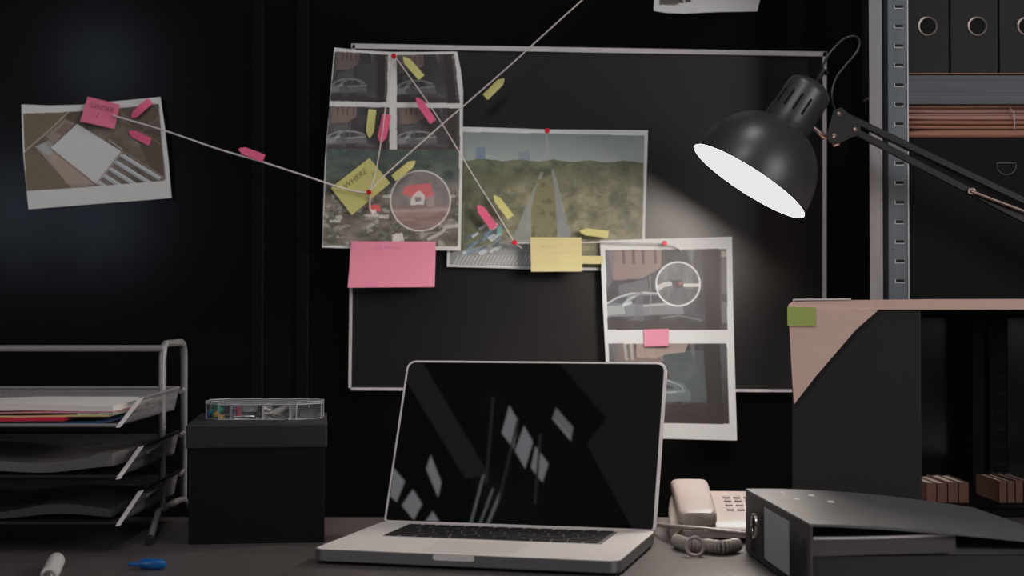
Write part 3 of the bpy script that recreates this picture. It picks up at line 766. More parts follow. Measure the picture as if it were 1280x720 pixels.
# ------------------------------------------------------------------ desk lamp
LY = 2.27; LS = LY/2.05
O = P(936.5, 226, LY)                               # centre of the shade's mouth
n_ = Vector((-.556, -.035, -.83)).normalized()      # direction the mouth faces
R = .0855*LS
ax = -n_
t = thing('desk_lamp', 'black jointed desk lamp with a lit round shade hanging in front of the board', 'desk lamp', (1.08, 2.1, DESK))
def ch(name, bm, m, parent=None, **k):
    bm.transform(Matrix.Translation(-t.location)); return obj(name, bm, m, parent or t, **k)
prof = []
H = .088*LS
for k in range(15):
    a = k/14*math.radians(73); prof.append((H*math.sin(a)/math.sin(math.radians(73)), R*(math.cos(a)) ** .82))
neck_s, neck_r = prof[-1]
bm = BM(); lathe(bm, [(-.001, R+.0012), (.0015, R+.0012)] + [(s+.001, r) for s, r in prof], O, ax, 64)
shade = ch('lamp_shade', bm, M_lamp, smooth=True)
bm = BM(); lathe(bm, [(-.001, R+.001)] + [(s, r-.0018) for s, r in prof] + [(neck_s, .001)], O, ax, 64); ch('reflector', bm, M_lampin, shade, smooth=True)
# socket cap with vents
A0 = O + ax*(neck_s-.004)
cr = .0335*LS
capprof = [(0, neck_r+.001), (.004, neck_r+.0015), (.008, cr-.0005), (.012, cr), (.060*LS, cr*.94)]
for k in range(1, 9):
    a = k/8*PI/2; capprof.append((.060*LS+.016*LS*math.sin(a), cr*.94*(math.cos(a)*.85+.15 if k < 8 else .001)))
bm = BM(); lathe(bm, capprof, A0, ax, 56); cap = ch('socket_cap', bm, M_lamp, smooth=True, angle=50)
toward = (Vector((-O.x, -O.y, CAM.z-O.z))).normalized(); side = ax.cross(toward).normalized(); front = side.cross(ax).normalized()
if front.dot(toward) < 0: front = -front
for k, a in enumerate((-100, -72, -48, -24, 0, 24, 120, 160)):
    aa = math.radians(a-8); rad = front*math.cos(aa)+side*math.sin(aa); tg = ax.cross(rad).normalized()
    p0 = A0+ax*.024+rad*(cr-.0005); p1 = A0+ax*.051+rad*(cr*.96-.0005); bm = BM()
    prism(bm, [p0-tg*.0017-rad*.002, p0+tg*.0017-rad*.002, p1+tg*.0017-rad*.002, p1-tg*.0017-rad*.002], rad*.0032)
    ch('vent_slot', bm, M_hole, cap)
tipc = A0+ax*.074*LS
bm = BM(); tube(bm, [tipc-ax*.004, tipc+ax*.004+Vector((.003,0,0)), P(1030,86,LY), P(1034,93,LY)], .0045, 12); ch('cord_clamp', bm, M_arm, cap, smooth=True)
bm = BM(); lathe(bm, [(0,.0001),(.001,.010),(.006,.014),(.022,.018)] + [(.022+.034*(1-math.cos(k/8*PI))/2, .018*(1-k/8)+.018*math.sin(k/8*PI)) for k in range(1,8)] + [(.058,.001)], O+ax*.054, n_, 24)
bulb = ch('bulb', bm, M_bulb, smooth=True)
cab = smooth_path([P(1026,90,LY), P(1030,80,LY), P(1036,68,LY), P(1053,50,LY+.01), P(1067,45,LY+.015), P(1074.5,52,LY+.02), P(1070,66,LY+.02), P(1055,84,LY+.02), P(1044,100,LY+.015), P(1040,122,LY+.01), P(1049,142,LY+.01), P(1090,165,LY+.008), P(1160,200,LY), P(1240,240,LY), P(1400,316,LY)], 8)
ch('power_cord', tube(BM(), cab, .0017, 8), M_cable, smooth=True)
# hinge plate, rivets and the bracket to the shade
def plate(bm, pts, Y, th_=.003):
    prism(bm, [P(x, y, Y) for x, y in pts], (0, th_, 0))
bm = BM(); plate(bm, [(1042,138),(1052,134),(1076,156),(1076,168),(1064,172),(1048,180),(1036,178),(1034,166),(1038,154)], LY-.014); plate(bm, [(1042,138),(1052,134),(1076,156),(1076,168),(1064,172),(1048,180),(1036,178),(1034,166),(1038,154)], LY+.012)
hp = ch('hinge_plate', bm, M_arm)
for x, y in ((1048.5,142.5),(1068.5,162),(1042.5,169.5)):
    p = P(x, y, LY-.014); bm = BM(); lathe(bm, [(0,.0036),(.0015,.0034),(.003,.002),(.0034,.0001)], p, (0,-1,0), 16); lathe(bm, [(0,.0025),(.03,.0025)], p, (0,1,0), 10, close_end=True); ch('rivet', bm, M_rivet, hp, smooth=True)
bm = BM(); tube(bm, [P(1008,152,LY), P(1017,160,LY), P(1030,171,LY), P(1042,169,LY)], .0042, 12); tube(bm, [P(1036,172,LY-.004), P(1044,181,LY-.006), P(1049,179,LY-.008)], .0035, 10)
ch('shade_bracket', bm, M_spring, smooth=True)
def bar(bm, a, b, Y0, Y1, w, tk):
    A, B = P(*a, Y0), P(*b, Y1); d = (B-A).normalized(); n = Vector((-d.z, 0, d.x))*w
    prism(bm, [A+n, B+n, B-n, A-n], (0, tk, 0))
E1, E2 = (1420, 317), (1430, 352)
bm = BM(); bar(bm, (1046,139), E1, LY-.010, LY-.010, .0050, .008); ch('upper_arm_bar', bm, M_arm, bevel=.001)
bm = BM(); bar(bm, (1062,160), E2, LY-.010, LY-.010, .0052, .008); ch('lower_arm_bar', bm, M_arm, bevel=.001)
sa, sb = P(1214,239,LY-.016), P(1430,321,LY-.016)
bm = BM(); d = (sb-sa).normalized(); tube(bm, [sa, sb], .0026, 10); lathe(bm, [(0,.0045),(.002,.0045),(.002,.003)], sa+Vector((0,.002,0)), (0,-1,0), 16, close_start=True)
ch('spring_rod', bm, M_spring, smooth=True)
bm = BM(); pr = P(1215,239,LY-.012); lathe(bm, [(0,.005),(.004,.0045),(.005,.001)], pr, (0,-1,0), 16, close_start=True); ch('pivot_screw', bm, M_rivet, smooth=True)
# elbow, lower arm and weighted base just outside the picture
eb = P(1440, 330, LY)
bm = BM(); lathe(bm, [(-.016,.024),(.016,.024)], eb, (0,1,0), 24, close_start=True, close_end=True); ch('elbow_joint', bm, M_arm, smooth=True)
bm = BM()
for o_ in (-.010, .010): tube(bm, [eb+Vector((o_,0,0)), Vector((1.08+o_, 2.12, DESK+.03))], .005, 10)
ch('support_arm', bm, M_arm, smooth=True)
bm = BM(); lathe(bm, [(0,.085),(.012,.085),(.018,.078),(.022,.02),(.05,.016)], (1.08, 2.12, DESK), (0,0,1), 40, close_start=True, close_end=True); ch('base', bm, M_arm, smooth=True)

# ------------------------------------------------------------------ storage rack
SY = 2.35
x0, x1 = P(1087,200,SY).x, P(1135.5,200,SY).x
zs1 = P(1200,91.5,SY).z
rack = thing('storage_rack', 'grey metal storage rack with slotted upright at the right, holding binders', 'storage rack', (x0, SY, 0))
def rk(name, bm, m, parent=None, **k):
    bm.transform(Matrix.Translation((-x0, -SY, 0))); return obj(name, bm, m, parent or rack, **k)
def upright(xa, y, zt, flip=False):
    w = x1-x0
    bm = BM(); box(bm, xa, xa+w*.29, y, y+.002, 0, zt, 1); box(bm, xa+w*.29, xa+w*.33, y, y+.014, 0, zt, 1)
    box(bm, xa+w*.29, xa+w*.50, y+.014, y+.016, 0, zt, 0); box(bm, xa+w*.48, xa+w*.51, y-.001, y+.015, 0, zt, 0)
    box(bm, xa+w*.51, xa+w*.97, y-.001, y+.001, 0, zt, 0); box(bm, xa+w*.97, xa+w, y-.0025, y+.03, 0, zt, 2)
    # slots punched at a steady pitch
    z = P(1120, 8, y).z % .0301; z += .0301
    while z < zt:
        cx = xa+w*.76; hw = .0068
        box(bm, cx-hw, cx+hw, y-.0014, y-.0009, z-.0028, z+.0016, 3)
        box(bm, cx-hw, cx+hw, y-.0022, y-.0008, z-.0040, z-.0028, 4); box(bm, cx-hw-.0008, cx-hw+.0006, y-.002, y-.0008, z-.0036, z+.0022, 4)
        z += .0301
    return bm
rk('upright', upright(x0, SY, 2.1), [M_steel, M_steel_l, M_slot, M_slotd, M_slot])
rk('upright', upright(P(1089,200,SY+.27).x, SY+.27, 2.1), [M_steel, M_steel_l, M_slot, M_slotd, M_slot])
rk('upright', upright(P(1216,500,SY+.27).x, SY+.27, 2.1), [M_seam, M_seam, M_seam, M_hole, M_seam])
rk('upright', upright(x0+.82, SY, 2.1), [M_steel, M_steel_l, M_slot, M_slotd, M_slot])
lipw = P(1200,93,SY).z-P(1200,130.5,SY).z
def shelf(zt, lw, m):
    bm = BM(); box(bm, x1+.0005, x0+.82, SY, SY+.002, zt-lw, zt); box(bm, x1, x0+.82, SY, SY+.30, zt-.002, zt)
    return rk('shelf', bm, m)
s1 = shelf(P(1200,92.5,SY).z, lipw, M_lip)
rk('shelf_liner', box(BM(), x1, x0+.82, SY-.001, SY+.298, P(1200,92.5,SY).z, zs1), M_kraft3, s1)
z2 = P(1200,377,SY).z
shelf(z2, P(1200,377,SY).z-P(1200,386,SY).z, M_seam)
z3 = P(1180,628.5,2.42).z
s3 = shelf(z3, .012, M_seam); shelf(.15, .03, M_seam); shelf(2.05, .03, M_lip)

# binders on the top shelf
BY = 2.385
px_edges = (1125, 1187.3, 1248.5, 1310.5, 1372.5)
blab = ['leftmost black lever arch binder on the rack, next to the slotted upright',
        'second black lever arch binder from the rack upright',
        'third black lever arch binder, cut by the right edge of the picture', None]
for k in range(3):
    xa, xb = P(px_edges[k]+.8,50,BY).x, P(px_edges[k+1]-.8,50,BY).x; w = xb-xa
    if k == 0: xa = x1+.001 - (w-(P(1187,50,BY).x-x1))*0
    xa = max(xa, x1+.0005) if k == 0 else xa
    t = thing('binder', blab[k], 'binder', (xa, BY, zs1), 0, 'black binders on the top shelf'); w = xb-xa; h = .32
    bm = BM(); box(bm, 0, w, 0, .003, 0, h); obj('spine', bm, M_binder, t, bevel=.0012)
    obj('cover', box(BM(), 0, .0025, .003, .28, 0, h), M_binder, t); obj('cover', box(BM(), w-.0025, w, .003, .28, 0, h), M_binder, t)
    obj('paper_block', box(BM(), .006, w-.02, .03, .25, .004, h-.02), M_paper, t)
    c = P((1159.5, 1221.5, 1283.5)[k], 33, BY)-Vector((xa, BY, zs1)); bm = BM()
    lathe(bm, [(0,.0158),(.0016,.0156),(.0022,.0145),(.0018,.0128),(-.001,.0124)], (c.x, 0, c.z), (0,-1,0), 36); r_ = obj('finger_ring', bm, M_ring, t, smooth=True)
    bm = BM(); lathe(bm, [(.0006,.0127),(.0006,.0001)], (c.x, 0, c.z), (0,-1,0), 32); obj('finger_hole', bm, M_hole, r_)

# folder stack on an archive box
AY = 2.372
zb, zt_ = z2, P(1200,172,AY).z
xa = x1+.001
t = thing('archive_box', 'black archive box with a D-shaped metal pull under the brown folders', 'box', (xa, AY, zb))
obj('box_body', box(BM(), 0, .32, 0, .24, 0, zt_-zb), M_body, t, bevel=.001)
c = P(1258,204,AY); cx, cz = c.x-xa, c.z-zb
pts = [(cx-.015, -.001, cz)] + [(cx-.015*math.cos(a), -.001, cz-.003-.015*math.sin(a)) for a in [k/12*PI for k in range(13)]] + [(cx+.015, -.001, cz)]
bm = BM(); tube(bm, pts, .0007, 6, closed=True); obj('pull_ring', bm, mat('dim_green_wire', (.12,.14,.13), .4), t, smooth=True)
fz = [P(1200,y,AY).z for y in (172.5,161.5,150,141,128)]
flab = ['dark brown bulging folder at the bottom of the folder stack', 'brown folder second from the bottom of the folder stack',
        'tan folder second from the top of the folder stack', 'pale tan folder on top of the folder stack, right under the shelf']
fm = [M_kraft3, M_kraft3, M_kraft2, M_kraft2]
for k in range(4):
    za, zc = fz[k]+.0003, fz[k+1]-.0003; bm = BM(); n = 26; xr = .3
    # cover flaps bow away from each other; pages between
    secs = []
    for i in range(n+1):
        u = i/n; x = xa+.001+.001*k+xr*u
        sag = (.0016*math.sin(u*5.2+k*1.3)+.0012*math.sin(u*11+k)) * (1 if k else .2)
        pinch = .34*math.exp(-u*14)*(1 if k % 2 == 0 else .5); mid = (za+zc)/2
        lo, hi = za+(mid-za)*pinch, zc-(zc-mid)*pinch
        if k == 0: lo = za
        secs.append((x, lo, hi-.0008+sag*.25))
    yv = AY+.003+.002*k
    def lay(f0, f1, yf, mi, bulge):
        R_ = []
        for x, lo, hi in secs:
            a, b = lo+(hi-lo)*f0, lo+(hi-lo)*f1; mid_ = (a+b)/2; hh_ = (b-a)/2
            pr = [(yf-bulge*math.cos(q_*PI/12), mid_+hh_*math.sin(q_*PI/12)) for q_ in range(-6, 7, 2)]
            R_.append([bm.verts.new((x, y, z)) for y, z in pr] + [bm.verts.new((x, AY+.23, b)), bm.verts.new((x, AY+.23, a))])
        for A, B in zip(R_, R_[1:]):
            for q in range(len(A)): bm.faces.new((A[q], A[(q+1)%len(A)], B[(q+1)%len(A)], B[q])).material_index = mi
        bm.faces.new(R_[0]).material_index = mi; bm.faces.new(R_[-1][::-1]).material_index = mi
    if k == 0: lay(0, 1, yv, 0, .007)
    elif k == 2: lay(0, .8, yv, 0, .006); lay(.8, 1, yv-.003, 1, .001)
    else: lay(0, .42, yv-.001, 0, .003); lay(.42, .55, yv+.004, 1, 0.0005); lay(.55, 1, yv-.004, 0, .003)
    o = obj('folder', bm, [fm[k], (M_kraft3, M_kraft3, M_kraft2, mat('pink_tan_pages', (.45,.26,.22), .8))[k]], None, smooth=True, angle=40)
    prop(o, flab[k], 'folder', 'brown paper folders on the archive box')
pz = P(1267,150,AY-.004)
o = obj('elastic_band', tube(BM(), smooth_path([P(1262,134,AY-.002), P(1267,141,AY-.004), P(1268,152,AY-.005), P(1268,161,AY-.003)], 5), .0009, 8), M_string, None, smooth=True)
prop(o, 'white elastic band around the brown folders', 'elastic band')

# brown notebooks low on the rack
for gx0, gx1, n, y0_, y1_, nm in ((1158,1212,4,603.5,628,'left'), (1249,1290,4,601,624.5,'right')):
    for k in range(n):
        a = P(gx0+(gx1-gx0)*k/n, 615, 2.42); b = P(gx0+(gx1-gx0)*(k+1)/n-.9, 615, 2.42); zt = P(1180, y0_+(k % 2)*.8-(k*.5), 2.42).z
        t = thing('notebook', 'slim brown notebook in the %s of two rows low on the dark rack' % nm, 'notebook', (a.x, 2.42, z3), 0, 'brown notebooks in the %s row' % nm)
        w = b.x-a.x; h = zt-z3
        bm = BM(); box(bm, 0, w, 0, .0015, 0, h); box(bm, 0, .0012, 0, .12, 0, h); box(bm, w-.0012, w, 0, .12, 0, h); obj('cover', bm, M_brown, t, bevel=.0006)
        obj('pages', box(BM(), .0014, w-.0014, .002, .115, .001, h-.002), M_paper, t)

# ------------------------------------------------------------------ black box with kraft sheet on the desk
KY = 2.0
KR = -math.radians(10.4)
bx0 = P(990,450,KY).x; bzt = P(1050,387,KY).z
t = thing('storage_box', 'tall black box standing on the desk right of the phone, under the kraft sheet', 'box', (bx0, KY, DESK), KR)
obj('box_body', box(BM(), 0, .163, 0, .20, 0, bzt-DESK-.0003), M_boxblk, t, bevel=.002)
t = thing('kraft_sheet', 'tan kraft cardboard sheet with one corner folded down over the black box', 'cardboard', (bx0, KY, bzt), KR)
Mi = (Matrix.Translation((bx0, KY, bzt)) @ Matrix.Rotation(KR, 4, 'Z')).inverted()
def kp(px, py, off):
    """point on a plane `off` metres in front of the box face, in the sheet's own axes"""
    a = P(px, py, 1.0)-CAM; nrm = Vector((math.sin(KR)*-1, math.cos(KR), 0)); nrm = Matrix.Rotation(KR, 3, 'Z') @ Vector((0, 1, 0))
    o_ = Vector((bx0, KY, bzt)) - nrm*off
    k = (o_-CAM).dot(nrm)/a.dot(nrm); return Mi @ (CAM+a*k)
zt_k = kp(1150,374,.004).z
outline = [kp(985.5,381,.004), kp(991,377,.004), kp(1060,375.2,.004), kp(1160,374,.004)]
outline = [(p.x, p.z) for p in outline] + [(.40, zt_k), (.40, 0), (.05, 0), (kp(986.5,386,.004).x, 0)]
obj('sheet', prism(BM(), [(x, -.004, z) for x, z in outline], (0, .330, 0)), M_kraft, t)
kb = BM(); prism(kb, [kp(985.3,381,.0062), kp(1000,384,.0062), kp(1098,387.5,.0062), kp(1070,412,.0062), kp(1020,470,.0062), kp(992.5,505.5,.0062), kp(990,470,.0062)], (0, .0022, 0))
obj('folded_corner', kb, M_kraft, t)
def wpt(v): return Mi.inverted() @ Vector(v)
bm = BM(); q_ = [kp(984,383.5,.0075), kp(1020,384.2,.0075), kp(1019.5,408,.0085), kp(984.3,407.5,.0085)]; bm.faces.new([bm.verts.new(wpt(v)) for v in q_])
prop(obj('sticky_note', bm, M_grn), 'small green-yellow sticky tab on the folded corner of the kraft sheet', 'sticky note')
bm = BM(); a, b = kp(991,375.8,.006), kp(1064,374.8,.006)
prism(bm, [wpt(v) for v in ((a.x, -.006, a.z), (b.x, -.006, a.z+.0006), (b.x, .12, a.z+.0006), (a.x, .12, a.z))], (0, 0, .0022))
prop(obj('envelope', bm, M_paper, None, bevel=.0005), 'white envelope lying on the left end of the kraft sheet', 'envelope')

# ------------------------------------------------------------------ telephone
pxl = P(836, 650, 1.98).x
t = thing('telephone', 'cream corded desk telephone between the laptop and the grey binder', 'telephone', (pxl, 1.965, DESK), math.radians(-3))
bw, bl = .152, .185
def body_prof(x):   # side profile in yz
    return [(0,.006),(0,.016),(.006,.021),(.03,.027),(.10,.039),(.165,.047),(.180,.046),(.185,.038),(.185,.006)]
bm = BM(); R_ = []
xsl = [0,.003,.008,.02,.08,bw-.02,bw-.008,bw-.003,bw]
for i, x in enumerate(xsl):
    e = min(x, bw-x); k = 1 if e > .018 else (.78+.22*math.sqrt(max(0, 1-(1-e/.018)**2)))
    sh = .012*(1-x/bw)*0
    R_.append([bm.verts.new((x+(.010 if x < .01 else 0)*(y/bl)**2*1.0, .004*(1-k)*10+y*(1-.03*(1-k)*10), .004+(z-.004)*k)) for y, z in body_prof(x)])
for A, B in zip(R_, R_[1:]):
    m_ = len(A)
    for q in range(m_): bm.faces.new((A[q], A[(q+1)%m_], B[(q+1)%m_], B[q]))
bm.faces.new(R_[0]); bm.faces.new(R_[-1][::-1])
body = obj('phone_body', bm, M_phone, t, smooth=True, angle=50, bevel=.0015)
def surf(y): 
    ys = [(0,.016),(.006,.021),(.03,.027),(.10,.039),(.165,.047),(.185,.045)]
    return float(np.interp(y, [a for a, _ in ys], [b for _, b in ys]))
for fx in (.02, bw-.02):
    for fy in (.02, bl-.02): obj('rubber_foot', lathe(BM(), [(0,.006),(.0075,.007)], (fx, fy, 0), (0,0,1), 16, close_start=True, close_end=True), M_bhole, t)
# keypad and display
for r in range(4):
    for c_ in range(3):
        y = .065+.020*r; x = .078+.014*c_
        bm = BM(); prism(bm, [(a, b, surf(b)-.001) for a, b in rrect(x, x+.0095, y, y+.008, .002, 3)], (0, 0, .0032)); obj('key', bm, M_phone2, t)
for r in range(4):
    y = .065+.020*r; bm = BM(); prism(bm, [(a, b, surf(b)-.001) for a, b in rrect(.126, .139, y, y+.007, .002, 3)], (0, 0, .0028)); obj('key', bm, M_phone2, t)
# handset: long bowed bar with two swollen ends, resting in the left cradle
bm = BM(); secs = []
HL = .190
for i in range(25):
    u = i/24; y = .002+u*HL
    end = max(math.exp(-((u-.13)/.14)**2), math.exp(-((u-.87)/.14)**2))
    hw = .0245+.0015*u; th2 = .0105
    zc_ = .030+.0195*u+.0015*math.sin(u*PI)
    cap_ = min(1, (u/.05 if u < .05 else (1-u)/.05 if u > .95 else 1)); cap_ = .80+.20*math.sqrt(max(0, 1-(1-cap_)**2))
    ring = []
    for k in range(24):
        a = 2*PI*k/24; ca, sa_ = math.cos(a), math.sin(a)
        ring.append(bm.verts.new((.036+hw*cap_*math.copysign(abs(ca)**.38, ca), y, zc_+th2*cap_*math.copysign(abs(sa_)**.6, sa_)+.003*u)))
    secs.append(ring)
for A, B in zip(secs, secs[1:]):
    for k in range(24): bm.faces.new((A[k], A[(k+1)%24], B[(k+1)%24], B[k]))
bm.faces.new(secs[0]); bm.faces.new(secs[-1][::-1])
hs = obj('handset', bm, M_phone, t, smooth=True, angle=60)
bm = BM()
for yy in (.026, .160): lathe(bm, [(-.012,.017),(.006,.020)], (.036, yy, surf(yy)+.004), (0,0,1), 28, close_start=True, close_end=True)
obj('handset_cradle', bm, M_phone, t, smooth=True)
# coiled handset cord in front of the phone, straight line cord above it
def world_child(name, bm, m, root, **k):
    bm.transform(root.matrix_basis.inverted()); return obj(name, bm, m, root, **k)
t_m = Matrix.Translation(t.location) @ Matrix.Rotation(math.radians(-3), 4, 'Z')
path = smooth_path([on_desk(846,676,.009), on_desk(862,681,.009), on_desk(884,682,.009), on_desk(903,684,.009), on_desk(921,681,.009)], 72)
pts = []; acc = 0
for i, p in enumerate(path):
    d = (path[min(i+1, len(path)-1)]-path[max(i-1, 0)]).normalized(); a = i*.62
    n1 = Vector((0,0,1)); n2 = d.cross(n1)
    pts.append(p+n1*.0068*math.cos(a)+n2*.0068*math.sin(a))
bm = BM(); tube(bm, pts, .0021, 7); bm.transform(t_m.inverted()); obj('coiled_cord', bm, M_phone, t, smooth=True)
c0 = on_desk(868,684,.010)
bm = BM(); tube(bm, [c0+Vector((.0105*math.cos(a), .003*math.sin(a)-.006, .0105*math.sin(a)+.0015)) for a in [k/24*2*PI for k in range(24)]], .0023, 8, closed=True); bm.transform(t_m.inverted()); obj('cord_loop', bm, M_phone, t, smooth=True)
bm = BM(); tube(bm, smooth_path([on_desk(846,676,.008), P(845,668,1.955), P(852,660,1.965), P(862,650,1.975)+Vector((0,0,0))], 6), .0024, 8); bm.transform(t_m.inverted()); obj('cord_plug', bm, M_phone, t, smooth=True)
bm = BM(); tube(bm, smooth_path([P(800,650,2.15), P(818,655,2.06), P(848,658.5,1.955), P(885,661.5,1.950), P(915,665,1.945), P(945,668,1.945)], 8), .0027, 8); bm.transform(t_m.inverted()); obj('line_cord', bm, M_phone, t, smooth=True)

# ------------------------------------------------------------------ lever arch binder lying in front
t = thing('binder', 'grey lever arch binder lying open-ended on the desk at the lower right corner', 'binder', (.286, 1.88, DESK))
Lb = Vector((.286, 1.88, DESK))
fa, na = Vector((.2862, 1.885, 0)), Vector((.3035, 1.568, 0))    # far and near ends of the spine
hh = .0765
ax_y = (na-fa).normalized(); ax_x = Vector((-ax_y.y, ax_y.x, 0)); 
if ax_x.x < 0: ax_x = -ax_x
def S(a, l, z):      # a: across from spine (+x), l: 0 far .. 1 near
    p = fa.lerp(na, l)+ax_x*a; return Vector((p.x, p.y, DESK+z))-Lb
bm = BM(); n = 10
prism(bm, [S(0,0,.002), S(0,1,.002), S(0,1,hh), S(0,0,hh)], ax_x*.003); obj('spine', bm, M_spine, t, bevel=.001)
bm = BM(); prism(bm, [S(-.0006,.34,.010), S(-.0006,.72,.010), S(-.0006,.72,hh-.008), S(-.0006,.34,hh-.008)], ax_x*.0008)
obj('spine_label', bm, M_label, t)
bm = BM(); cz = .040; lathe(bm, [(0,.0155),(.002,.015),(.0024,.0135),(.001,.0115),(-.001,.011)], S(0,.165,cz), -ax_x, 32); r_ = obj('finger_ring', bm, M_chrome, t, smooth=True)
bm = BM(); lathe(bm, [(.0006,.0112),(.0006,.0001)], S(0,.165,cz), -ax_x, 28); obj('finger_hole', bm, M_hole, r_)
def cover_sheet(zf, thick, wid, l0=0., l1=1., n=24, m_=12):
    bm = BM(); g = []; h = []
    for i in range(n+1):
        a = wid*i/n; r1 = []; r2 = []
        for j in range(m_+1):
            l = l0+(l1-l0)*j/m_; z = zf(a/wid, l); r1.append(bm.verts.new(S(a, l, z))); r2.append(bm.verts.new(S(a, l, z-thick)))
        g.append(r1); h.append(r2)
    for i in range(n):
        for j in range(m_):
            bm.faces.new((g[i][j], g[i+1][j], g[i+1][j+1], g[i][j+1])); bm.faces.new((h[i][j], h[i][j+1], h[i+1][j+1], h[i+1][j]))
    for i in range(n):
        bm.faces.new((g[i][0], h[i][0], h[i+1][0], g[i+1][0])); bm.faces.new((g[i][m_], g[i+1][m_], h[i+1][m_], h[i][m_]))
    for j in range(m_):
        bm.faces.new((g[0][j], g[0][j+1], h[0][j+1], h[0][j])); bm.faces.new((g[n][j], h[n][j], h[n][j+1], g[n][j+1]))
    return bm
ztop = lambda u, l: hh+.0015 - .0035*u - .0215*u**1.5 + .003*math.sin(u*PI)*(1-l)
o = obj('top_cover', cover_sheet(ztop, .0026, .285), M_cover, t, smooth=True, angle=50)
for u, l in ((.13,.34),(.26,.38),(.12,.16),(.23,.20)):
    bm = BM(); lathe(bm, [(0,.0042),(.0012,.0036),(.0018,.0001)], S(.285*u, l, ztop(u, l)), (0,0,1), 16); obj('rivet', bm, M_endcap, o, smooth=True)
obj('bottom_cover', cover_sheet(lambda u, l: .0045, .0026, .285), M_navy, t)
obj('paper_block', cover_sheet(lambda u, l: .0600+.0030*u-.001*(1-l), .017, .155, .05, .965), mat('dim_grey_pages', (.10,.088,.09), .7, var=.2, scale=30, stretch=(1,1,20)), t)
obj('divider_stack', cover_sheet(lambda u, l: .0425-.001*u, .037, .262, .05, .955), M_navy, t)
obj('grey_pages', cover_sheet(lambda u, l: .0505-.004*u, .0075, .262, .05, .93), mat('grey_page_stack', (.085,.075,.078), .7, var=.15, scale=30), t)
bm = BM()
for l in (.34, .60):
    tube(bm, smooth_path([S(.018,l,.032), S(.016,l,.055), S(.024,l,.066), S(.038,l,.064), S(.044,l,.05), S(.042,l,.032)], 6), .0016, 8)
tube(bm, smooth_path([S(.02,.47,.03), S(.024,.52,.06), S(.06,.62,.064), S(.075,.66,.058)], 6), .002, 8)
obj('lever_mechanism', bm, M_chrome, t, smooth=True)
bm = BM(); tube(bm, smooth_path([S(.006,.968,.0615), S(.04,.968,.0615), S(.08,.968,.0620), S(.12,.968,.0632), S(.154,.968,.0645)], 8), .0015, 8); obj('lit_paper_edge', bm, M_endcap, t, smooth=True)  # white strip painted in for the lit edge of the top paper

# ------------------------------------------------------------------ lidded box and clear case
bp = P(232.5, 680, 1.947)
rzb = math.radians(7)
t = thing('lidded_box', 'black cardboard box with a dark grey lid left of the laptop', 'box', (bp.x+.001, 1.947, DESK), rzb)
bw_, bd_, bh_ = .1745, .235, .1515
obj('box_body', box(BM(), .0015, bw_-.0015, .0015, bd_-.0015, 0, bh_-.002), M_body, t, bevel=.001)
bm = BM(); box(bm, -.0015, bw_+.0015, -.0015, bd_+.0015, bh_-.030, bh_); obj('box_lid', bm, M_boxlid, t, bevel=.0015)
# clear octagonal compartment case
cc_ = P(325, 525, 2.04); CL = Vector((cc_.x, 2.085, DESK+bh_))
case = thing('compartment_case', 'flat clear plastic case of pins and clips on the lidded box', 'plastic case', CL, rzb*.3)
hw, hd, hc = .0765, .046, .0235
octo = [(-hw,-hd*.45),(-hw+.020,-hd),(hw-.030,-hd),(hw,-hd*.35),(hw,hd*.45),(hw-.022,hd),(-hw+.022,hd),(-hw,hd*.45)]
bm = BM(); prism(bm, [(x, y, 0) for x, y in octo], (0, 0, .0015)); obj('case_floor', bm, M_clear, case)
bm = BM(); n = len(octo)
for i in range(n):
    (xa_, ya_), (xb_, yb_) = octo[i], octo[(i+1)%n]
    vs = [bm.verts.new(v) for v in ((xa_, ya_, .0015), (xb_, yb_, .0015), (xb_, yb_, hc-.003), (xa_, ya_, hc-.003))]; bm.faces.new(vs)
obj('case_wall', bm, M_clear, case)
bm = BM(); prism(bm, [(x*1.01, y*1.01, hc-.003) for x, y in octo], (0, 0, .003)); tp = obj('case_lid', bm, M_frost, case)
M_clearedge = mat('clear_plastic_edge', (.42,.43,.46), .2)
bm = BM()
for z in (.001, hc-.003, hc): tube(bm, [(x*1.012, y*1.012, z) for x, y in octo], .0007, 6, closed=True)
for x, y in octo: tube(bm, [(x, y, 0), (x, y, hc)], .0008, 6)
obj('case_edge', bm, M_clearedge, case)
for x in (-.040, .002, .038):
    bm = BM(); box(bm, x-.0011, x+.0011, -hd, hd, .0015, hc-.004); obj('divider', bm, M_clearedge, case)
itm = Matrix.Translation(CL) @ Matrix.Rotation(rzb*.3, 4, 'Z')
def put(name, label, cat, bm, m, group, x, y, z=.0018, rot=(0,0,0)):
    o = obj(name, bm, m, None, smooth=True); 
    o.matrix_world = itm @ Matrix.Translation((x, y, z)) @ Matrix.Rotation(rot[2], 4, 'Z') @ Matrix.Rotation(rot[1], 4, 'Y') @ Matrix.Rotation(rot[0], 4, 'X') @ Matrix.Scale(1.2, 4)
    return prop(o, label, cat, group)
def pin_bm():
    bm = BM(); lathe(bm, [(0,.0001),(0,.0042),(.0015,.0044),(.003,.0028),(.0075,.0026),(.009,.0046),(.0108,.0046),(.0108,.0001)], (0,0,0), (0,0,1), 14); return bm
cols = {'green': mat('green_pin_plastic', (.02,.38,.20), .3), 'teal': mat('teal_pin_plastic', (.02,.30,.25), .3), 'orange': mat('orange_pin_plastic', (.60,.28,.03), .3),
        'blue': mat('blue_pin_plastic', (.05,.12,.30), .3), 'dark red': mat('dark_red_pin_plastic', (.35,.02,.05), .3), 'white': M_white}
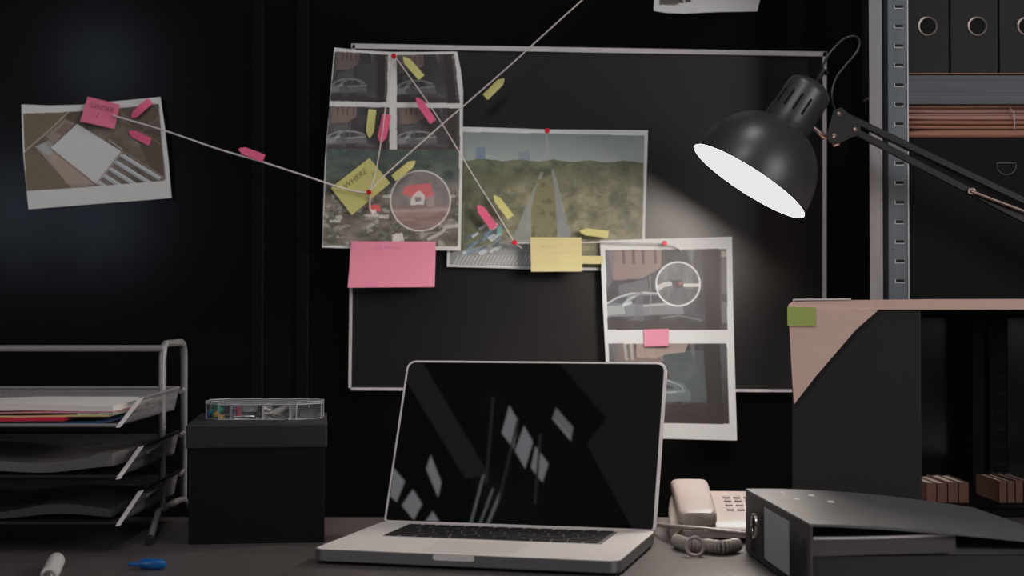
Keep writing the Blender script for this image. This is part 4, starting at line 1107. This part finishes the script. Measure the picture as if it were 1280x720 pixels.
for c_, x, y, z, rx in (('blue',-.071,-.012,.0025,1.2),('white',-.062,-.022,.010,.4),('green',-.054,-.034,.0105,.8),('teal',-.061,-.030,.002,.9),('orange',-.051,-.037,.0015,1.1),
                        ('blue',-.036,-.035,.009,.5),('dark red',-.030,-.037,.004,.3)):
    put('push_pin', '%s push pin in the clear case on the lidded box' % c_ + (' beside the dividers' if x > -.04 else ', left compartment'), 'push pin', pin_bm(), cols[c_], 'push pins in the clear case', x, y, z, (rx, 0, x*40))
put('eraser', 'small pale grey eraser in the clear case', 'eraser', box(BM(), -.008,.008,-.004,.004,0,.007), mat('pale_eraser', (.33,.34,.33), .6), None, -.017, -.030, .0105)
def clip_bm():
    bm = BM(); tube(bm, smooth_path([(-.012,-.003,0),(.010,-.003,0),(.013,0,0),(.010,.003,0),(-.009,.003,0),(-.011,.001,0),(-.009,-.001,0),(.007,-.001,0)], 4), .0007, 6); return bm
for k, (x, y, z, r) in enumerate(((-.024,-.038,.003,.3),(-.012,-.036,.004,-.4),(-.018,-.030,.006,.9),(.012,-.036,.004,.5),(.020,-.034,.008,.9),(.014,-.030,.012,.2),(-.008,-.024,.007,.1),(.024,-.038,.006,-.6))):
    put('paper_clip', 'silver wire paper clip in the %s compartment of the clear case' % ('middle' if x < 0 else 'right of centre'), 'paper clip', clip_bm(), M_silver,
        'paper clips in the clear case, %s' % ('middle' if x < 0 else 'right of centre'), x, y, z, (.5*(k % 3-1), .3*(k % 2), r))
def bclip():
    bm = BM(); prism(bm, [(-.009,-.006,0),(-.009,.006,0),(-.009,.001,.009),(-.009,-.001,.009)], (.018,0,0)); tube(bm, smooth_path([(-.006,0,.008),(-.004,-.003,.016),(.004,-.003,.016),(.006,0,.008)], 4), .0006, 6); return bm
put('binder_clip', 'black binder clip lying at the right end of the clear case', 'binder clip', bclip(), M_key, None, .055, -.020, .002, (0,0,.6))
put('binder_clip', 'black binder clip nearest the back of the clear case', 'binder clip', bclip(), M_key, None, .056, .006, .002, (0,0,-.4))
o = put('felt_marker', 'short pale grey marker stub slanting in the clear case', 'marker', tube(BM(), [(-.016,0,0),(.014,0,.012)], .0032, 10), mat('pale_grey_plastic', (.55,.50,.48), .4), None, .020, -.036, .004)

# ------------------------------------------------------------------ letter tray
TX = -.487
t = thing('letter_tray', 'three-tier silver wire letter tray at the left end of the desk', 'letter tray', (TX, 2.0, DESK))
TL = Vector((TX, 2.0, DESK))
wl = .36
def tr(name, bm, m, parent=None, **k):
    bm.transform(Matrix.Translation(-TL)); return obj(name, bm, m, parent or t, **k)
yf, yb = 2.13, 2.27
ztp = P(203,430,yf).z
xr_ = P(203,500,yf).x; 
for xs_ in (xr_, xr_-wl-.03):
    bm = BM(); r = .022
    pts = [Vector((xs_, yf, DESK+.020)), Vector((xs_, yf, ztp-r)), Vector((xs_, yf+.006, ztp-.006)), Vector((xs_, yf+r, ztp)), Vector((xs_, yb-r, ztp)), Vector((xs_, yb-.006, ztp-.006)), Vector((xs_, yb, ztp-r)), Vector((xs_, yb, DESK+.020))]
    pp = [pts[0]] + [pts[1]] + smooth_path(pts[1:4], 5)[1:] + smooth_path(pts[4:7], 5) + [pts[7]]
    tube(bm, pp, .0052, 12); f_ = tr('side_frame', bm, M_wirem, smooth=True)
    bm = BM(); pq = [Vector((xs_, 2.30, DESK+.004)), Vector((xs_, 2.26, DESK+.020)), Vector((xs_, 2.12, DESK+.022)), Vector((xs_+.010, 2.06, DESK+.022)), Vector((xs_+.027, 1.94, DESK+.006))]
    tube(bm, smooth_path(pq, 5), .0045, 10); tr('foot_rail', bm, M_wirem, smooth=True)
    bm = BM(); tube(bm, [(xs_+.0257, 1.950, DESK+.0075), (xs_+.0272, 1.938, DESK+.0055)], .0056, 10); tr('rubber_foot', bm, M_bhole, smooth=True)
bm = BM(); tube(bm, [(xr_-wl-.03, yf, ztp-.006), (xr_+.001, yf, ztp-.006)], .0045, 10); tr('top_rail', bm, M_wirem, smooth=True)
levels = [(.156, 'top'), (.093, 'middle'), (.036, 'bottom')]
Yf, Yb = 1.88, 2.20
xl_, xrr = TX-wl+.005, -.4835
for zl, nm in levels:
    z0 = DESK+zl
    tray = tr('tray', box(BM(), xl_, xrr, Yf, Yb, z0-.001, z0), M_tray)
    bm = BM(); rise = .030
    vs = [bm.verts.new(v) for v in ((xl_, Yb, z0), (xrr, Yb, z0), (xrr+.004, Yb+.012, z0+rise), (xl_-.004, Yb+.012, z0+rise))]; bm.faces.new(vs)
    a = [(xrr, Yf, z0), (xrr, Yb, z0), (xrr+.004, Yb+.012, z0+rise), (xrr+.004, Yf+.102, z0+rise*.90)]; bm.faces.new([bm.verts.new(v) for v in a])
    a = [(xl_, Yf, z0), (xl_, Yb, z0), (xl_-.004, Yb+.012, z0+rise), (xl_-.004, Yf+.125, z0+rise*.92)]; bm.faces.new([bm.verts.new(v) for v in a])
    tr('mesh_side', bm, M_mesh, tray)
    bm = BM(); tube(bm, [(xrr+.004, Yf+.102, z0+rise*.90), (xrr+.004, Yb+.012, z0+rise), (xl_-.004, Yb+.012, z0+rise), (xl_-.004, Yf+.125, z0+rise*.92)], .0026, 8)
    tube(bm, [(xrr, Yf, z0), (xl_, Yf, z0)], .0022, 8)
    tr('rim', bm, M_wirem if nm == 'top' else M_arm, tray, smooth=True)
    bm = BM(); prism(bm, [(xrr-.001, Yf-.002, z0-.003), (xrr+.0015, Yf+.102, z0+rise*.90), (xrr+.0085, Yf+.102, z0+rise*.90+.001), (xrr+.0055, Yf-.002, z0-.002)], (0, .002, .0015))
    tr('end_strip', bm, M_endcap, tray, bevel=.0008)
    for p_, q_ in (((xrr+.004, Yf+.14, z0+.018), (xr_, yf, z0+.020)), ((xrr+.004, yb-.05, z0+.024), (xr_, yb, z0+.026)), ((xl_-.004, Yf+.14, z0+.018), (xr_-wl-.03, yf, z0+.020))):
        tr('bracket', tube(BM(), [p_, q_], .0028, 8), M_wirem, tray, smooth=True)

def paper_stack(label, name, cat, x0_, x1_, y0_, y1_, z0_, th_, m, amp=.002, ph=0., group=None):
    bm = BM(); n, k2 = 30, 10; g = []; h = []
    for i in range(n+1):
        u = i/n; r1, r2 = [], []
        for j in range(k2+1):
            v = j/k2; x = x0_+(x1_-x0_)*u; y = y0_+(y1_-y0_)*v
            w = amp*(math.sin(u*7+ph)+.5*math.sin(u*13+ph*2+v*2)) + amp*1.5
            r2.append(bm.verts.new((x, y, z0_+w*.6*(1-v*.3)))); r1.append(bm.verts.new((x, y, z0_+th_+w*(1-v*.3))))
        g.append(r1); h.append(r2)
    for i in range(n):
        for j in range(k2):
            bm.faces.new((g[i][j], g[i+1][j], g[i+1][j+1], g[i][j+1])); bm.faces.new((h[i][j], h[i][j+1], h[i+1][j+1], h[i+1][j]))
        bm.faces.new((g[i][0], h[i][0], h[i+1][0], g[i+1][0])); bm.faces.new((g[i][k2], g[i+1][k2], h[i+1][k2], h[i][k2]))
    for j in range(k2):
        bm.faces.new((g[0][j], g[0][j+1], h[0][j+1], h[0][j])); bm.faces.new((g[n][j], h[n][j], h[n][j+1], g[n][j+1]))
    o = obj(name, bm, m, None, smooth=True, angle=30); return prop(o, label, cat, group)
zt1 = DESK+.1565
paper_stack('dark blue folder at the bottom of the top tier of the letter tray', 'folder', 'folder', -.80, xrr-.020, 1.900, 2.15, zt1, .0018, M_blue, .0004)
paper_stack('bright red folder edge at the left of the top tier of the letter tray', 'folder', 'folder', -.82, P(80,525,1.895).x, 1.893, 2.10, zt1+.0028, .0040, M_red, .0005, 1)
paper_stack('yellow sheet over the red folder in the top tier of the letter tray', 'sheet_of_paper', 'paper', -.81, xrr-.016, 1.904, 2.14, zt1+.0075, .0016, M_yelf, .0006, 1)
paper_stack('teal sheet in the top tier of the letter tray, toward its right end', 'sheet_of_paper', 'paper', P(95,520,1.9).x, xrr-.012, 1.906, 2.13, zt1+.0100, .0011, M_grnf, .0006, 2)
paper_stack('pink sheet under the white papers in the top tier of the letter tray', 'sheet_of_paper', 'paper', -.81, xrr-.012, 1.907, 2.13, zt1+.0120, .0010, M_pnkf, .0005, 2.3)
paper_stack('stack of white papers with wavy edges in the top tier of the letter tray', 'paper_stack', 'papers', -.80, xrr-.012, 1.908, 2.12, zt1+.0138, .0065, M_paper, .0012, 3)
paper_stack('grey crumpled papers in the middle tier of the letter tray', 'paper_stack', 'papers', -.80, xrr-.010, 1.90, 2.17, DESK+.095, .010, M_paperd, .0052, .5)
paper_stack('dark papers curling up in the bottom tier of the letter tray', 'paper_stack', 'papers', -.80, xrr-.012, 1.90, 2.18, DESK+.0375, .007, M_paperdd, .0045, 2)

# ------------------------------------------------------------------ pens
a, b = on_desk(71,700,.0095), on_desk(50,745,.0095)
t = thing('marker_pen', 'white round-ended marker pointing toward the camera at the lower left edge', 'marker', (a.x, a.y, DESK))
d = (b-a).normalized()
def pen_(name, prof_, m, org, dr, root):
    bm = BM(); lathe(bm, prof_, org, dr, 24); bm.transform(Matrix.Translation(-root.location)); return obj(name, bm, m, root, smooth=True)
pen_('barrel', [(-.009,.0001),(-.008,.004),(-.005,.0068),(0,.0086),(.006,.0093),(.11,.0095),(.112,.0001)], M_penw, a, d, t)
pen_('tip', [(.112,.007),(.130,.004),(.135,.0001)], M_silver, a, d, t)
a, b = on_desk(161,706,.004), on_desk(207,708,.004)
t = thing('blue_pen', 'small blue pen cap lying in front of the letter tray', 'pen cap', (a.x, a.y, DESK))
d = (b-a).normalized(); L_ = (b-a).length
pen_('cap', [(.016,.0001),(.016,.0052),(.024,.0066),(L_-.004,.0060),(L_,.0035),(L_+.001,.0001)], M_penb, a+Vector((0,0,.002)), d, t)
bm = BM(); p0, p1 = a+d*.001, a+d*.026
tube(bm, [p0+Vector((0,-.002,.001)), p0+d*.01+Vector((0,-.003,.0015)), p1+Vector((0,-.003,.002))], [.0022,.0028,.0028], 8); bm.transform(Matrix.Translation(-t.location)); obj('pocket_clip', bm, M_penb, t, smooth=True)

# ------------------------------------------------------------------ lights
def area(name, loc, target, size, power, col, sy=None):
    l = bpy.data.lights.new(name, 'AREA'); l.energy = power; l.color = col; l.size = size
    if sy: l.shape = 'RECTANGLE'; l.size_y = sy
    o = bpy.data.objects.new(name, l); COL.objects.link(o); o.location = loc
    o.rotation_euler = (Vector(target)-Vector(loc)).to_track_quat('-Z', 'Y').to_euler(); return o
area('overhead_light', (-0.3, 0.80, 2.70), (0.0, 2.40, 0.95), .35, 7.5, (1.0, .98, .98))
area('desk_fill', (0.25, 1.80, 2.70), (0.2, 1.95, 0.75), .30, 4, (1.0, .96, .95))  # unseen lamp added to brighten the desk top
area('left_fill', (-2.85, -0.5, 2.0), (.1, 2.3, 1.0), .7, 9, (.97, .98, 1.0))
area('right_fill', (2.3, -0.6, 1.9), (.7, 2.3, 1.1), 1.5, 34, (1.0, .95, .94))
w = bpy.data.worlds.new('world'); scene.world = w; w.use_nodes = True
w.node_tree.nodes['Background'].inputs[0].default_value = (.5, .55, .6, 1); w.node_tree.nodes['Background'].inputs[1].default_value = .02

# ------------------------------------------------------------------ camera
cam = bpy.data.cameras.new('camera'); co_ = bpy.data.objects.new('camera', cam); COL.objects.link(co_)
co_.location = CAM; co_.rotation_euler = (PI/2+PITCH, 0, 0)
cam.sensor_width = 36; cam.lens = F/1280*36; cam.clip_start = .01
cam.dof.use_dof = True; cam.dof.focus_distance = 2.15; cam.dof.aperture_fstop = 6.5
scene.camera = co_
scene.view_settings.view_transform = 'Standard'; scene.view_settings.look = 'None'
scene.view_settings.exposure = 0
try:
    scene.view_settings.use_curve_mapping = True
    cm = scene.view_settings.curve_mapping; cm.use_clip = True; cm.extend = 'HORIZONTAL'
    c_ = cm.curves[3]; c_.points[0].location = (0, .0008); c_.points[-1].location = (1, .80)
    c_.points.new(.5, .50); c_.points.new(.75, .70); cm.update()
except Exception: pass
try:
    scene.cycles.use_denoising = True; scene.cycles.max_bounces = 8; scene.cycles.sample_clamp_indirect = 4
    scene.cycles.transparent_max_bounces = 16
except Exception: pass
